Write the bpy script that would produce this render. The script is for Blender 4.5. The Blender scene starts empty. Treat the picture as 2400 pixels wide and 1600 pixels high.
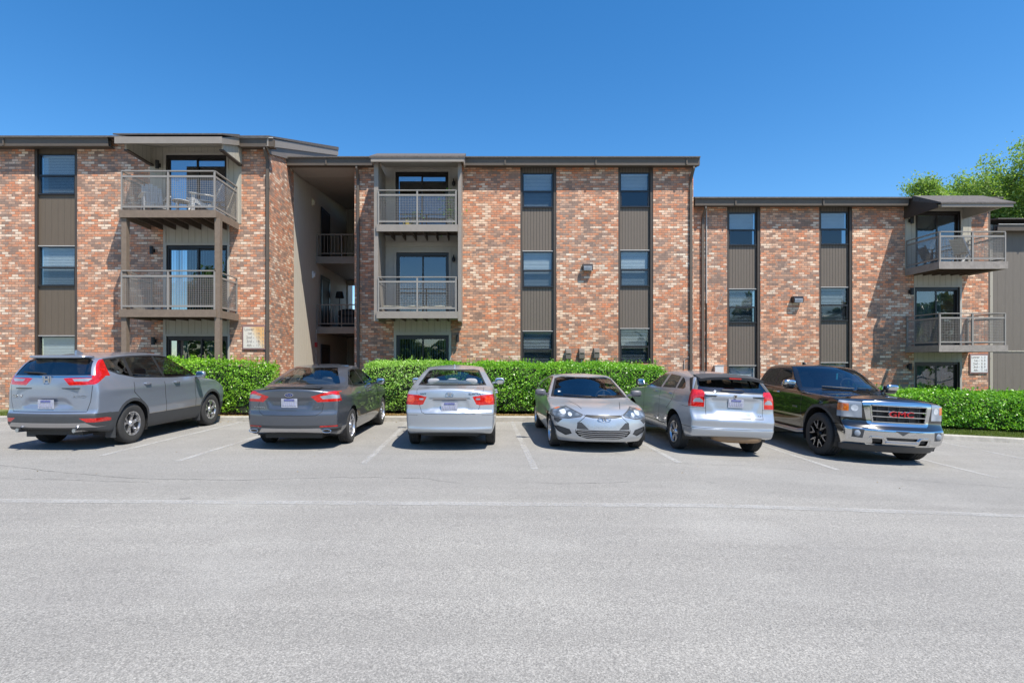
import bpy, bmesh, math, random
import numpy as np
from mathutils import Vector, Matrix
from mathutils.bvhtree import BVHTree
from mathutils import geometry as mgeo
R = math.radians
S = bpy.context.scene
COL = S.collection
random.seed(7)
rng = np.random.default_rng(7)

# ------------------------------------------------------------------ camera
# level camera, square to the facades, with lens shift (rectified picture)
EYE = 1.84
F = 1250.0            # focal length in photo pixels (photo is 2400 wide)
VX, VY = 1130.0, 850.0
cd = bpy.data.cameras.new('camera'); cam = bpy.data.objects.new('camera', cd); COL.objects.link(cam)
cam.location = (0, 0, EYE); cam.rotation_euler = (R(90), 0, 0)
cd.sensor_width = 36; cd.lens = 36 * F / 2400
cd.shift_x = (1200 - VX) / 2400; cd.shift_y = (VY - 800) / 2400
cd.clip_start = 0.1; cd.clip_end = 3000
S.camera = cam
# ------------------------------------------------------------------ sky, sun
sun_dir = Vector((-0.84, 1.0, -2.3)).normalized()       # direction the light travels
el = math.asin(-sun_dir.z); az = math.atan2(-sun_dir.x, -sun_dir.y)   # towards the sun, clockwise from +Y
w = bpy.data.worlds.new('World'); S.world = w; w.use_nodes = True
nt = w.node_tree; nt.nodes.clear()
sky = nt.nodes.new('ShaderNodeTexSky'); sky.sky_type = 'NISHITA'; sky.sun_disc = False
sky.sun_elevation = el; sky.sun_rotation = az; sky.air_density = 1.0; sky.dust_density = 0.3; sky.ozone_density = 2.5
sky.altitude = 300
hs = nt.nodes.new('ShaderNodeHueSaturation'); hs.inputs['Saturation'].default_value = 1.34; hs.inputs['Value'].default_value = 1.0
bg = nt.nodes.new('ShaderNodeBackground'); bg.inputs['Strength'].default_value = 0.125
wo = nt.nodes.new('ShaderNodeOutputWorld')
nt.links.new(sky.outputs[0], hs.inputs['Color']); nt.links.new(hs.outputs[0], bg.inputs[0]); nt.links.new(bg.outputs[0], wo.inputs[0])
sl = bpy.data.lights.new('sun', 'SUN'); sl.energy = 4.5; sl.angle = R(0.53); sl.color = (1.0, 0.94, 0.84)
so = bpy.data.objects.new('sun', sl); COL.objects.link(so)
so.rotation_euler = sun_dir.to_track_quat('-Z', 'Y').to_euler(); so.location = (10, -12, 28)
S.view_settings.view_transform = 'Standard'; S.view_settings.look = 'None'
S.view_settings.gamma = 1.0; S.view_settings.exposure = 0.70; S.view_settings.use_curve_mapping = False

# ------------------------------------------------------------------ helpers
def PX(px, Y): return (px - VX) * Y / F
def PZ(py, Y): return EYE + (VY - py) * Y / F

def tag(o, label=None, cat=None, group=None, kind=None):
    if label: o['label'] = label
    if cat: o['category'] = cat
    if group: o['group'] = group
    if kind: o['kind'] = kind
    return o

def empty(name, loc=(0, 0, 0), rz=0, label=None, cat=None, group=None):
    o = bpy.data.objects.new(name, None); COL.objects.link(o)
    o.empty_display_size = 0.2
    o.location = loc; o.rotation_euler = (0, 0, rz)
    return tag(o, label, cat, group)

class MB:
    def __init__(s): s.v = []; s.f = []
    def add(s, vs, fs):
        n = len(s.v); s.v += [tuple(v) for v in vs]; s.f += [tuple(i + n for i in f) for f in fs]; return s
    def box(s, x0, x1, y0, y1, z0, z1, M=None):
        if x0 > x1: x0, x1 = x1, x0
        if y0 > y1: y0, y1 = y1, y0
        if z0 > z1: z0, z1 = z1, z0
        vs = [(x0,y0,z0),(x1,y0,z0),(x1,y1,z0),(x0,y1,z0),(x0,y0,z1),(x1,y0,z1),(x1,y1,z1),(x0,y1,z1)]
        if M is not None: vs = [M @ Vector(v) for v in vs]
        return s.add(vs, [(0,3,2,1),(4,5,6,7),(0,1,5,4),(1,2,6,5),(2,3,7,6),(3,0,4,7)])
    def cbox(s, c, d, M=None):
        return s.box(c[0]-d[0]/2, c[0]+d[0]/2, c[1]-d[1]/2, c[1]+d[1]/2, c[2]-d[2]/2, c[2]+d[2]/2, M)
    def bar(s, a, b, w, h=None, up=(0,0,1)):
        h = h or w; a = Vector(a); b = Vector(b); d = (b - a); L = d.length; d.normalize(); up = Vector(up)
        if abs(d.dot(up)) > .99: up = Vector((1, 0, 0))
        x = d.cross(up).normalized(); z = x.cross(d)
        vs = [p + x*sx*w/2 + z*sz*h/2 for p in (a, b) for sx, sz in ((-1,-1),(1,-1),(1,1),(-1,1))]
        return s.add(vs, [(0,1,2,3),(7,6,5,4),(0,4,5,1),(1,5,6,2),(2,6,7,3),(3,7,4,0)])
    def tube(s, pts, r, n=8, cap=True):
        pts = [Vector(p) for p in pts]; rs = r if isinstance(r, (list, tuple)) else [r]*len(pts)
        rings = []; base = len(s.v)
        for i, p in enumerate(pts):
            d = (pts[min(i+1, len(pts)-1)] - pts[max(i-1, 0)]).normalized()
            up = Vector((0,0,1)) if abs(d.z) < .9 else Vector((1,0,0))
            x = d.cross(up).normalized(); z = x.cross(d)
            s.v += [tuple(p + (x*math.cos(2*math.pi*k/n) + z*math.sin(2*math.pi*k/n))*rs[i]) for k in range(n)]
        for i in range(len(pts)-1):
            for k in range(n):
                a = base+i*n+k; b = base+i*n+(k+1) % n
                s.f.append((a, b, b+n, a+n))
        if cap:
            s.f.append(tuple(base+k for k in range(n))[::-1]); s.f.append(tuple(base+(len(pts)-1)*n+k for k in range(n)))
        return s
    def prism(s, pts, axis, a0, a1, M=None):
        """pts 2D polygon; axis 'y': pts=(x,z) extruded in y; 'x': pts=(y,z); 'z': pts=(x,y)"""
        n = len(pts)
        def mk(p, a):
            v = {'y': (p[0], a, p[1]), 'x': (a, p[0], p[1]), 'z': (p[0], p[1], a)}[axis]
            return M @ Vector(v) if M is not None else v
        vs = [mk(p, a0) for p in pts] + [mk(p, a1) for p in pts]
        return s.add(vs, [tuple(range(n))[::-1], tuple(range(n, 2*n))] + [(i, (i+1) % n, n+(i+1) % n, n+i) for i in range(n)])
    def lathe(s, prof, axis='y', n=32, c=(0,0,0)):
        base = len(s.v); c = Vector(c)
        for (r, h) in prof:
            for k in range(n):
                t = 2*math.pi*k/n; u, v_ = r*math.cos(t), r*math.sin(t)
                p = {'y': (u, h, v_), 'z': (u, v_, h), 'x': (h, u, v_)}[axis]
                s.v.append(tuple(Vector(p)+c))
        for i in range(len(prof)-1):
            for k in range(n):
                a = base+i*n+k; b = base+i*n+(k+1) % n; s.f.append((a, b, b+n, a+n))
        return s
    def blob(s, c, d, p=2.6, n=10, M=None):
        """superellipsoid rounded block"""
        base = len(s.v); sg = lambda v, e: math.copysign(abs(v)**e, v); e = 2/p
        for i in range(n+1):
            ph = -math.pi/2 + math.pi*i/n
            for k in range(2*n):
                th = math.pi*k/n
                v = Vector((c[0]+d[0]/2*sg(math.cos(ph), e)*sg(math.cos(th), e), c[1]+d[1]/2*sg(math.cos(ph), e)*sg(math.sin(th), e), c[2]+d[2]/2*sg(math.sin(ph), e)))
                s.v.append(tuple(M @ v if M is not None else v))
        for i in range(n):
            for k in range(2*n):
                a = base+i*2*n+k; b = base+i*2*n+(k+1) % (2*n); s.f.append((a, b, b+2*n, a+2*n))
        return s
    def build(s, name, mat, parent=None, smooth=False, fix=True):
        me = bpy.data.meshes.new(name); me.from_pydata(s.v, [], s.f)
        if fix:
            bm = bmesh.new(); bm.from_mesh(me)
            bmesh.ops.remove_doubles(bm, verts=bm.verts, dist=1e-6) if smooth else None
            bmesh.ops.recalc_face_normals(bm, faces=bm.faces); bm.to_mesh(me); bm.free()
        me.materials.append(mat)
        if smooth:
            me.polygons.foreach_set('use_smooth', [True]*len(me.polygons))
            me.set_sharp_from_angle(angle=R(40))
        o = bpy.data.objects.new(name, me); COL.objects.link(o); o.parent = parent
        return o

def copy_tree(o, parent=None):
    c = o.copy(); COL.objects.link(c); c.parent = parent
    for ch in o.children: copy_tree(ch, c)
    return c

def raw_mesh(name, V, Fq, mat, parent=None, smooth=False):
    """numpy verts (n,3) and quads (m,4)"""
    me = bpy.data.meshes.new(name); V = np.asarray(V, np.float32); Fq = np.asarray(Fq, np.int32); k = Fq.shape[1]
    me.vertices.add(len(V)); me.vertices.foreach_set('co', V.ravel())
    me.loops.add(Fq.size); me.loops.foreach_set('vertex_index', Fq.ravel())
    me.polygons.add(len(Fq)); me.polygons.foreach_set('loop_start', np.arange(0, Fq.size, k, dtype=np.int32))
    me.polygons.foreach_set('loop_total', np.full(len(Fq), k, np.int32))
    if smooth: me.polygons.foreach_set('use_smooth', np.ones(len(Fq), bool))
    me.update(calc_edges=True); me.materials.append(mat)
    o = bpy.data.objects.new(name, me); COL.objects.link(o); o.parent = parent
    return o

def text_mb(txt, size, depth=0.01, align='CENTER', spacing=1.0, shear=0.0):
    cu = bpy.data.curves.new('t', 'FONT'); cu.body = txt; cu.size = size; cu.extrude = depth/2; cu.align_x = align; cu.align_y = 'CENTER'
    cu.space_character = spacing; cu.resolution_u = 2; cu.shear = shear
    o = bpy.data.objects.new('t', cu); COL.objects.link(o)
    dg = bpy.context.evaluated_depsgraph_get(); dg.update()
    me = bpy.data.meshes.new_from_object(o.evaluated_get(dg))
    vs = [tuple(v.co) for v in me.vertices]; fs = [tuple(p.vertices) for p in me.polygons]
    bpy.data.objects.remove(o); bpy.data.curves.remove(cu); bpy.data.meshes.remove(me)
    return vs, fs

# ------------------------------------------------------------------ materials
class NT:
    def __init__(s, name):
        s.m = bpy.data.materials.new(name); s.m.use_nodes = True; s.t = s.m.node_tree
        s.b = s.t.nodes['Principled BSDF']; s.out = s.t.nodes['Material Output']
    def n(s, typ, **kw):
        nd = s.t.nodes.new('ShaderNode'+typ)
        for k, v in kw.items():
            if hasattr(nd, k) and not k[0].isupper(): setattr(nd, k, v)
        return nd
    def l(s, a, b): s.t.links.new(a, b)
    def coord(s, kind='Object'): return s.n('TexCoord').outputs[kind]
    def noise(s, vec, scale, detail=4, rough=.6):
        nd = s.n('TexNoise'); nd.inputs['Scale'].default_value = scale; nd.inputs['Detail'].default_value = detail
        nd.inputs['Roughness'].default_value = rough; s.l(vec, nd.inputs['Vector']); return nd.outputs['Fac']
    def ramp(s, fac, stops, interp='LINEAR'):
        nd = s.n('ValToRGB'); nd.color_ramp.interpolation = interp; cr = nd.color_ramp
        while len(cr.elements) < len(stops): cr.elements.new(.5)
        for e, (p, c) in zip(cr.elements, stops): e.position = p; e.color = (*c, 1) if len(c) == 3 else c
        s.l(fac, nd.inputs['Fac']); return nd.outputs['Color']
    def math(s, op, a, b=None, c=None):
        nd = s.n('Math', operation=op)
        for i, v in enumerate((a, b, c)):
            if v is None: continue
            if isinstance(v, (int, float)): nd.inputs[i].default_value = v
            else: s.l(v, nd.inputs[i])
        return nd.outputs[0]
    def mix(s, fac, a, b, typ='MIX'):
        nd = s.n('MixRGB', blend_type=typ)
        for i, v in zip(('Fac', 'Color1', 'Color2'), (fac, a, b)):
            if isinstance(v, (int, float)): nd.inputs[i].default_value = v
            elif isinstance(v, tuple): nd.inputs[i].default_value = (*v, 1) if len(v) == 3 else v
            else: s.l(v, nd.inputs[i])
        return nd.outputs[0]
    def bump(s, h, dist=.01, strength=1.0):
        nd = s.n('Bump'); nd.inputs['Distance'].default_value = dist; nd.inputs['Strength'].default_value = strength
        s.l(h, nd.inputs['Height']); s.l(nd.outputs[0], s.b.inputs['Normal']); return nd
    def set(s, **kw):
        for k, v in kw.items():
            k = k.replace('_', ' ')
            i = s.b.inputs[k]
            if isinstance(v, tuple): i.default_value = (*v, 1) if len(v) == 3 else v
            elif isinstance(v, (int, float)): i.default_value = v
            else: s.l(v, i)
        return s

def simple(name, col, rough=.6, metal=0, coat=0, var=.12, vscale=6, spec=.5, crough=.03):
    k = NT(name); c = k.coord()
    n = k.noise(c, vscale, 5, .65)
    lo = tuple(x*(1-var) for x in col); hi = tuple(min(1, x*(1+var)) for x in col)
    k.set(Base_Color=k.ramp(n, [(.3, lo), (.7, hi)]), Roughness=rough, Metallic=metal, Coat_Weight=coat, Coat_Roughness=crough)
    k.b.inputs['Specular IOR Level'].default_value = spec
    return k.m

def glass(name, tint=(.8,.85,.86), refl=.12, rough=.01, wav=0.0):
    k = NT(name); k.t.nodes.remove(k.b)
    tr = k.n('BsdfTransparent'); tr.inputs[0].default_value = (*tint, 1)
    gl = k.n('BsdfGlossy'); gl.inputs['Roughness'].default_value = rough; gl.inputs[0].default_value = (.95, .97, 1, 1)
    lw = k.n('LayerWeight'); lw.inputs['Blend'].default_value = .35
    f = k.math('MULTIPLY_ADD', lw.outputs['Facing'], .55, refl)
    fc = k.n('Fresnel'); fc.inputs[0].default_value = 1.5
    f = k.math('ADD', fc.outputs[0], refl); gm = k.n('NewGeometry')
    f = k.math('MULTIPLY', f, k.math('SUBTRACT', 1, gm.outputs['Backfacing']))      # reflect on the outer face only
    mx = k.n('MixShader'); k.l(f, mx.inputs[0]); k.l(tr.outputs[0], mx.inputs[1]); k.l(gl.outputs[0], mx.inputs[2])
    if wav:
        b = k.n('Bump'); b.inputs['Distance'].default_value = wav; k.l(k.noise(k.coord(), 1.3, 1), b.inputs['Height'])
        k.l(b.outputs[0], gl.inputs['Normal'])
    k.l(mx.outputs[0], k.out.inputs[0]); return k.m

def brick_mat():
    k = NT('brick'); c = k.coord()
    sp = k.n('SeparateXYZ'); k.l(c, sp.inputs[0])
    u = k.math('ADD', sp.outputs[0], sp.outputs[1])
    cb = k.n('CombineXYZ'); k.l(u, cb.inputs[0]); k.l(sp.outputs[2], cb.inputs[1])
    def bt(scale_off):
        br = k.n('TexBrick'); br.offset = .5
        br.inputs['Color1'].default_value = (0,0,0,1); br.inputs['Color2'].default_value = (1,1,1,1); br.inputs['Mortar'].default_value = (.5,.5,.5,1)
        br.inputs['Scale'].default_value = 1; br.inputs['Mortar Size'].default_value = .0065; br.inputs['Mortar Smooth'].default_value = .1
        br.inputs['Bias'].default_value = 0; br.inputs['Brick Width'].default_value = .205; br.inputs['Row Height'].default_value = .0775
        k.l(cb.outputs[0], br.inputs['Vector']); return br
    br = bt(0)
    rnd = k.n('SeparateColor'); k.l(br.outputs['Color'], rnd.inputs[0])
    # clumping: shift the random value by slow noise
    cl = k.noise(cb.outputs[0], .9, 3, .6)
    cl2 = k.noise(cb.outputs[0], 3.2, 2, .6)
    v = k.math('ADD', rnd.outputs[0], k.math('MULTIPLY', k.math('SUBTRACT', cl, .5), 1.1))
    v = k.math('ADD', v, k.math('MULTIPLY', k.math('SUBTRACT', cl2, .5), .6))
    v = k.math('FRACT', k.math('ADD', k.math('MULTIPLY', k.math('ADD', v, 0), .98), 0)) if False else v
    pal = k.ramp(v, [(0.0, (0.312, 0.205, 0.154)), (0.1, (0.391, 0.257, 0.193)), (0.23, (0.541, 0.259, 0.154)), (0.36, (0.64, 0.264, 0.14)), (0.47, (0.6, 0.334, 0.215)), (0.59, (0.479, 0.31, 0.226)), (0.68, (0.655, 0.371, 0.238)), (0.79, (0.721, 0.492, 0.354)), (0.9, (0.799, 0.643, 0.496))], 'CONSTANT')
    # within-brick mottling and per-wall weathering
    fine = k.noise(cb.outputs[0], 60, 4, .7)
    pal = k.mix(1.0, pal, k.ramp(fine, [(.3, (.78,.76,.74)), (.7, (1.12,1.1,1.08))]), 'MULTIPLY')
    mp = k.n('Mapping'); mp.inputs['Scale'].default_value = (1.6, .16, 1); k.l(cb.outputs[0], mp.inputs[0]); stv = k.noise(mp.outputs[0], 1.6, 4, .65)
    pal = k.mix(1.0, pal, k.ramp(stv, [(.32, (.86,.86,.87)), (.6, (1.05,1.05,1.04))]), 'MULTIPLY')      # rain streaks
    mid = k.noise(cb.outputs[0], 7, 3, .6)
    pal = k.mix(1.0, pal, k.ramp(mid, [(.35, (.88,.87,.87)), (.65, (1.08,1.05,1.03))]), 'MULTIPLY')
    red = k.noise(cb.outputs[0], .45, 2, .5)
    pal = k.mix(1.0, pal, k.ramp(red, [(.38, (.99,1.04,1.08)), (.62, (1.08,.98,.92))]), 'MULTIPLY')
    col = k.mix(br.outputs['Fac'], pal, (.21,.15,.115))
    k.set(Base_Color=col, Roughness=.88)
    h = k.math('SUBTRACT', k.math('MULTIPLY', fine, .25), k.math('MULTIPLY', br.outputs['Fac'], 1.0))
    k.bump(h, .006, .9)
    return k.m

def siding_mat(name, col, pitch=.2, groove=.012, gdark=.45, rough=.7, var=.06):
    k = NT(name); c = k.coord(); sp = k.n('SeparateXYZ'); k.l(c, sp.inputs[0])
    u = k.math('ADD', sp.outputs[0], sp.outputs[1])
    m = k.math('FRACT', k.math('DIVIDE', u, pitch))
    g = k.math('LESS_THAN', m, groove/pitch)
    cb = k.n('CombineXYZ'); k.l(k.math('MULTIPLY', u, 8), cb.inputs[0]); k.l(sp.outputs[2], cb.inputs[2])
    n = k.noise(cb.outputs[0], 2.2, 4)
    base = k.ramp(n, [(.3, tuple(x*(1-var) for x in col)), (.7, tuple(x*(1+var) for x in col))])
    k.set(Base_Color=k.mix(g, base, tuple(x*gdark for x in col)), Roughness=rough)
    k.bump(k.math('MULTIPLY', g, -1), .01, 1)
    return k.m

def asphalt_mat():
    k = NT('asphalt'); c = k.coord()
    fine = k.noise(c, 85, 4, .85); vor = k.n('TexVoronoi'); vor.inputs['Scale'].default_value = 90; k.l(c, vor.inputs['Vector'])
    spk = k.ramp(fine, [(.32, (.135,.130,.122)), (.5, (.260,.250,.233)), (.66, (.42,.40,.37))])
    ag = k.ramp(vor.outputs['Color'], [(0, (.74,.74,.74)), (1, (1.25,1.25,1.24))])
    col = k.mix(1.0, spk, ag, 'MULTIPLY')
    big = k.noise(c, .35, 5, .6)
    col = k.mix(1.0, col, k.ramp(big, [(.3, (.90,.90,.905)), (.7, (1.07,1.07,1.06))]), 'MULTIPLY')
    # worn wheel tracks and streaks running along the lot
    mp = k.n('Mapping'); mp.inputs['Scale'].default_value = (.12, 1.6, 1); k.l(c, mp.inputs[0])
    st = k.noise(mp.outputs[0], 1.5, 5, .65)
    col = k.mix(1.0, col, k.ramp(st, [(.35, (.93,.93,.93)), (.65, (1.05,1.05,1.05))]), 'MULTIPLY')
    # oil spots
    sv = k.n('TexVoronoi'); sv.inputs['Scale'].default_value = .8; k.l(c, sv.inputs['Vector'])
    sp = k.n('SeparateXYZ'); k.l(c, sp.inputs[0])
    oil = k.math('LESS_THAN', k.math('ADD', sv.outputs['Distance'], k.math('MULTIPLY', k.noise(c, 9, 4), .14)), .135)
    col = k.mix(k.math('MULTIPLY', oil, .38), col, (.09,.088,.085))
    # pale dried patches
    pt = k.noise(c, .55, 3, .5)
    col = k.mix(k.math('MULTIPLY', k.ramp(pt, [(.54, (0,0,0)), (.66, (1,1,1))]), .18), col, (.40,.39,.365))
    # darker worn band where cars stop and turn in front of the bays
    sy = k.n('SeparateXYZ'); k.l(c, sy.inputs[0])
    bd = k.math('ADD', sy.outputs[1], k.math('MULTIPLY', k.noise(c, .4, 4), 2.2))
    band = k.ramp(k.math('DIVIDE', bd, 20), [(.38, (0,0,0)), (.44, (1,1,1)), (.70, (1,1,1)), (.76, (0,0,0))])
    col = k.mix(k.math('MULTIPLY', band, .22), col, (.17,.168,.16))
    # aggregate pits
    pv = k.n('TexVoronoi'); pv.inputs['Scale'].default_value = 38; k.l(c, pv.inputs['Vector'])
    pit = k.math('LESS_THAN', pv.outputs['Distance'], .17)
    col = k.mix(k.math('MULTIPLY', pit, .5), col, (.10,.098,.09))
    k.set(Base_Color=col, Roughness=.9)
    k.bump(k.math('ADD', fine, vor.outputs['Distance']), .006, .5)
    return k.m

def paint_line_mat(name, wear, col=(.5,.5,.49)):
    """worn road paint: the paint is only there in flecks, bare asphalt shows between"""
    k = NT(name); c = k.coord()
    n = k.noise(c, 24, 6, .75); n2 = k.noise(c, 1.6, 3, .6)
    t = k.math('ADD', n, k.math('MULTIPLY', k.math('SUBTRACT', n2, .5), .6))
    a = k.math('MULTIPLY', k.ramp(t, [(wear-.16, (0,0,0)), (wear+.10, (1,1,1))]), .62)
    tr = k.n('BsdfTransparent'); mx = k.n('MixShader'); k.l(a, mx.inputs[0]); k.l(tr.outputs[0], mx.inputs[1]); k.l(k.b.outputs[0], mx.inputs[2])
    k.l(mx.outputs[0], k.out.inputs[0]); k.set(Base_Color=col, Roughness=.85)
    return k.m

def leaf_mat(name, lo, mid, hi, scale=9, rough=.33, trans=.38):
    k = NT(name); c = k.coord()
    wn = k.n('TexWhiteNoise'); g = k.n('NewGeometry'); 
    k.l(g.outputs['Random Per Island'], wn.inputs['Vector'])
    n = k.noise(c, scale, 3)
    n2 = k.noise(c, 1.1, 2)
    v = k.math('ADD', k.math('MULTIPLY', g.outputs['Random Per Island'], .5), k.math('MULTIPLY', n, .28)); v = k.math('ADD', v, k.math('MULTIPLY', k.math('SUBTRACT', n2, .28), .55))
    col = k.ramp(v, [(.15, lo), (.5, mid), (.85, hi)])
    k.set(Base_Color=col, Roughness=rough)
    t = k.n('BsdfTranslucent'); k.l(k.mix(1.0, col, (1.0,1.15,.5), 'MULTIPLY'), t.inputs[0])
    mx = k.n('MixShader'); mx.inputs[0].default_value = trans; k.l(k.b.outputs[0], mx.inputs[1]); k.l(t.outputs[0], mx.inputs[2])
    k.l(mx.outputs[0], k.out.inputs[0]); return k.m

def carpaint(name, col, metal=.7, rough=.32, coat=.9):
    if metal > .1: metal, rough = .60, .33
    k = NT(name); c = k.coord('Object')
    n = k.noise(c, 400, 2); 
    k.set(Base_Color=k.ramp(n, [(.3, tuple(x*.9 for x in col)), (.7, tuple(min(1, x*1.1) for x in col))]), Metallic=metal, Roughness=rough, Coat_Weight=coat, Coat_Roughness=.03)
    d = k.n('BsdfDiffuse'); d.inputs[0].default_value = (.02,.02,.02,1); g = k.n('NewGeometry')
    mx = k.n('MixShader'); k.l(g.outputs['Backfacing'], mx.inputs[0]); k.l(k.b.outputs[0], mx.inputs[1]); k.l(d.outputs[0], mx.inputs[2]); k.l(mx.outputs[0], k.out.inputs[0])
    return k.m

def lamp_mat(name, c1, c2, scale=26):
    """moulded lens: bands of lighter reflector behind coloured plastic"""
    k = NT(name); c = k.coord(); v = k.n('TexVoronoi'); v.inputs['Scale'].default_value = scale; k.l(c, v.inputs['Vector'])
    k.set(Base_Color=k.ramp(v.outputs['Distance'], [(.1, c1), (.6, c2)]), Roughness=.12, Coat_Weight=1.0, Coat_Roughness=.02)
    return k.m

M = {}
M['brick'] = brick_mat()
M['siding'] = siding_mat('siding_beige', (.42,.385,.315), .2, .012, .6)
M['siding_plain'] = simple('painted_board', (.42,.385,.33), .7, var=.05)
M['panel'] = siding_mat('panel_brown', (.140,.112,.088), .1016, .014, .38)
M['panel_left'] = siding_mat('panel_brown_plain', (.125,.095,.066), .2, .008, .75)
M['trim'] = simple('trim_brown', (.060,.046,.036), .6, var=.1)
M['gutter'] = simple('gutter_brown', (.105,.082,.062), .6, var=.08)
M['joist'] = simple('joist_brown', (.085,.06,.043), .8, var=.15)
M['wood'] = simple('wood_painted_brown', (.19,.14,.10), .75, var=.14, vscale=9)
M['wood_grey'] = simple('wood_weathered_grey', (.27,.235,.205), .8, var=.2, vscale=8)
M['dark_wood'] = simple('deck_boards', (.10,.07,.05), .8, var=.25)
M['rail'] = simple('rail_grey', (.27,.245,.215), .45, var=.06)
M['rail_dark'] = simple('rail_dark', (.06,.052,.048), .5)
M['frame'] = simple('window_frame_bronze', (.022,.019,.018), .35, var=.05)
M['sill'] = simple('sill_pale', (.45,.43,.40), .5)
M['glass_screen'] = glass('window_glass_screened', (.54,.58,.61), .03, .02, .003)
M['glass'] = glass('window_glass', (.74,.78,.80), .045, .012, .004)
M['glass_door'] = glass('door_glass', (.62,.67,.70), .10, .012, .004)
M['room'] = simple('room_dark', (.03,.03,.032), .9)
M['blind'] = simple('blind_white', (.86,.86,.84), .6, var=.04)
M['vblind'] = simple('vertical_blind', (.33,.39,.41), .6, var=.05)
M['roof'] = simple('shingle', (.10,.088,.08), .9, var=.35, vscale=14)
M['fascia'] = simple('fascia_taupe', (.19,.16,.135), .6, var=.07)
M['fascia_grey'] = simple('fascia_grey', (.26,.225,.19), .6, var=.07)
M['soffit'] = simple('soffit_grey', (.33,.30,.27), .75, var=.05)
M['concrete'] = simple('kerb_concrete', (.36,.34,.30), .9, var=.22, vscale=5)
M['asphalt'] = asphalt_mat()
M['line'] = paint_line_mat('stall_paint', .47, (.47,.465,.45))
M['line2'] = paint_line_mat('lane_paint', .47, (.44,.435,.42))
M['black'] = simple('black_plastic', (.018,.018,.018), .5)
M['clad'] = simple('cladding_grey', (.05,.052,.055), .55, var=.08)
M['chrome'] = simple('chrome', (.60,.60,.60), .13, 1.0, var=.01)
M['satin'] = simple('satin_silver', (.5,.5,.52), .3, 1.0, var=.02)
M['rubber'] = simple('tyre_rubber', (.035,.034,.033), .82, var=.2, vscale=20)
M['alloy'] = simple('alloy', (.62,.62,.64), .3, .9, var=.03)
M['alloy_dark'] = simple('alloy_dark', (.02,.02,.022), .3, .5)
M['siding_light'] = siding_mat('siding_light', (.56,.52,.44), .2, .012, .75)
M['cabin'] = simple('cabin_cloth', (.07,.07,.075), .9)
M['cabin_grey'] = simple('cabin_cloth_grey', (.30,.30,.31), .9)
M['cglass'] = glass('car_glass', (.40,.45,.44), .09, .01)
M['cglass_dark'] = glass('car_glass_dark', (.10,.11,.115), .09, .01)
M['cglass_clear'] = glass('car_glass_clear', (.52,.58,.58), .10, .01)
M['mirror'] = simple('mirror_glass', (.6,.65,.7), .03, 1.0, var=.01)
M['red'] = lamp_mat('lens_red', (.62,.014,.010), (.42,.006,.005))
M['amber'] = lamp_mat('lens_amber', (.75,.22,.02), (.5,.1,.01))
M['clear'] = lamp_mat('lens_clear', (.36,.39,.43), (.20,.23,.27), 5)
M['headlamp'] = lamp_mat('headlamp_smoked', (.24,.27,.31), (.07,.085,.10), 8)
M['white'] = simple('white_plastic', (.62,.61,.59), .5, var=.03)
M['cream'] = simple('cream_plastic', (.55,.50,.38), .5, var=.05)
M['plate'] = simple('plate', (.36,.37,.43), .5, var=.25, vscale=30)
M['plate_blue'] = simple('plate_band', (.12,.13,.30), .5, var=.2, vscale=30)
M['plate_grey'] = simple('plate_characters', (.34,.35,.46), .5, var=.2)
M['hedge_lime'] = leaf_mat('leaf_bright', (.09,.21,.012), (.22,.46,.03), (.46,.74,.08))
M['hedge_pale'] = leaf_mat('leaf_pale', (.12,.26,.035), (.30,.54,.08), (.55,.78,.20))
M['hedge_deep'] = leaf_mat('leaf_deep', (.06,.19,.012), (.16,.40,.025), (.38,.68,.06))
M['hedge_back'] = leaf_mat('far_leaf', (.07,.14,.04), (.14,.24,.07), (.24,.36,.12), 2)
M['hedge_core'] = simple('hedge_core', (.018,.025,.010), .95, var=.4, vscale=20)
M['twig'] = simple('twig', (.10,.075,.05), .9)
M['tree_leaf'] = leaf_mat('tree_leaf', (.13,.21,.04), (.27,.39,.09), (.46,.56,.18), 1.5, .5, .5)
M['bark'] = simple('bark', (.085,.075,.06), .9, var=.3, vscale=12)
M['mulch'] = simple('mulch', (.17,.11,.07), .95, var=.6, vscale=40)
M['grass'] = simple('grass_ground', (.13,.15,.05), .95, var=.4, vscale=25)
M['blade'] = leaf_mat('grass_blade', (.08,.12,.02), (.15,.20,.04), (.27,.29,.08))
M['dryleaf'] = leaf_mat('dry_leaf', (.20,.12,.05), (.35,.23,.11), (.48,.36,.20))
M['sign'] = None
M['fabric_yellow'] = simple('yellow', (.7,.5,.03), .6)
M['gold'] = simple('gold', (.6,.45,.1), .4)
M['red_box'] = simple('red_enamel', (.4,.02,.02), .4)
# ------------------------------------------------------------------ the ground
def gz(x, y):
    """lot surface: rises gently to the building, falls away to the right"""
    x = np.asarray(x, float); y = np.asarray(y, float)
    base = 0.0176*np.clip(y, 0, 30)
    xx = np.clip(x, -60, 22) - 2.7
    drop = .05*(np.sqrt(xx*xx + 1) + xx)/2
    return base - drop*np.clip((y+3)/12, .25, 1)

def sheet(name, xs, ys, dz, mat, kind='structure', zf=None, rough=0):
    X, Y = np.meshgrid(xs, ys); Z = (zf or gz)(X, Y) + dz
    if rough: Z = Z + rng.normal(0, rough, Z.shape)
    V = np.stack([X.ravel(), Y.ravel(), Z.ravel()], 1); nx = len(xs); ny = len(ys)
    i = np.arange(nx-1)[None, :] + np.arange(ny-1)[:, None]*nx
    Fq = np.stack([i, i+1, i+1+nx, i+nx], -1).reshape(-1, 4)
    o = raw_mesh(name, V, Fq, mat, smooth=True); tag(o, kind=kind); return o

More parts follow.
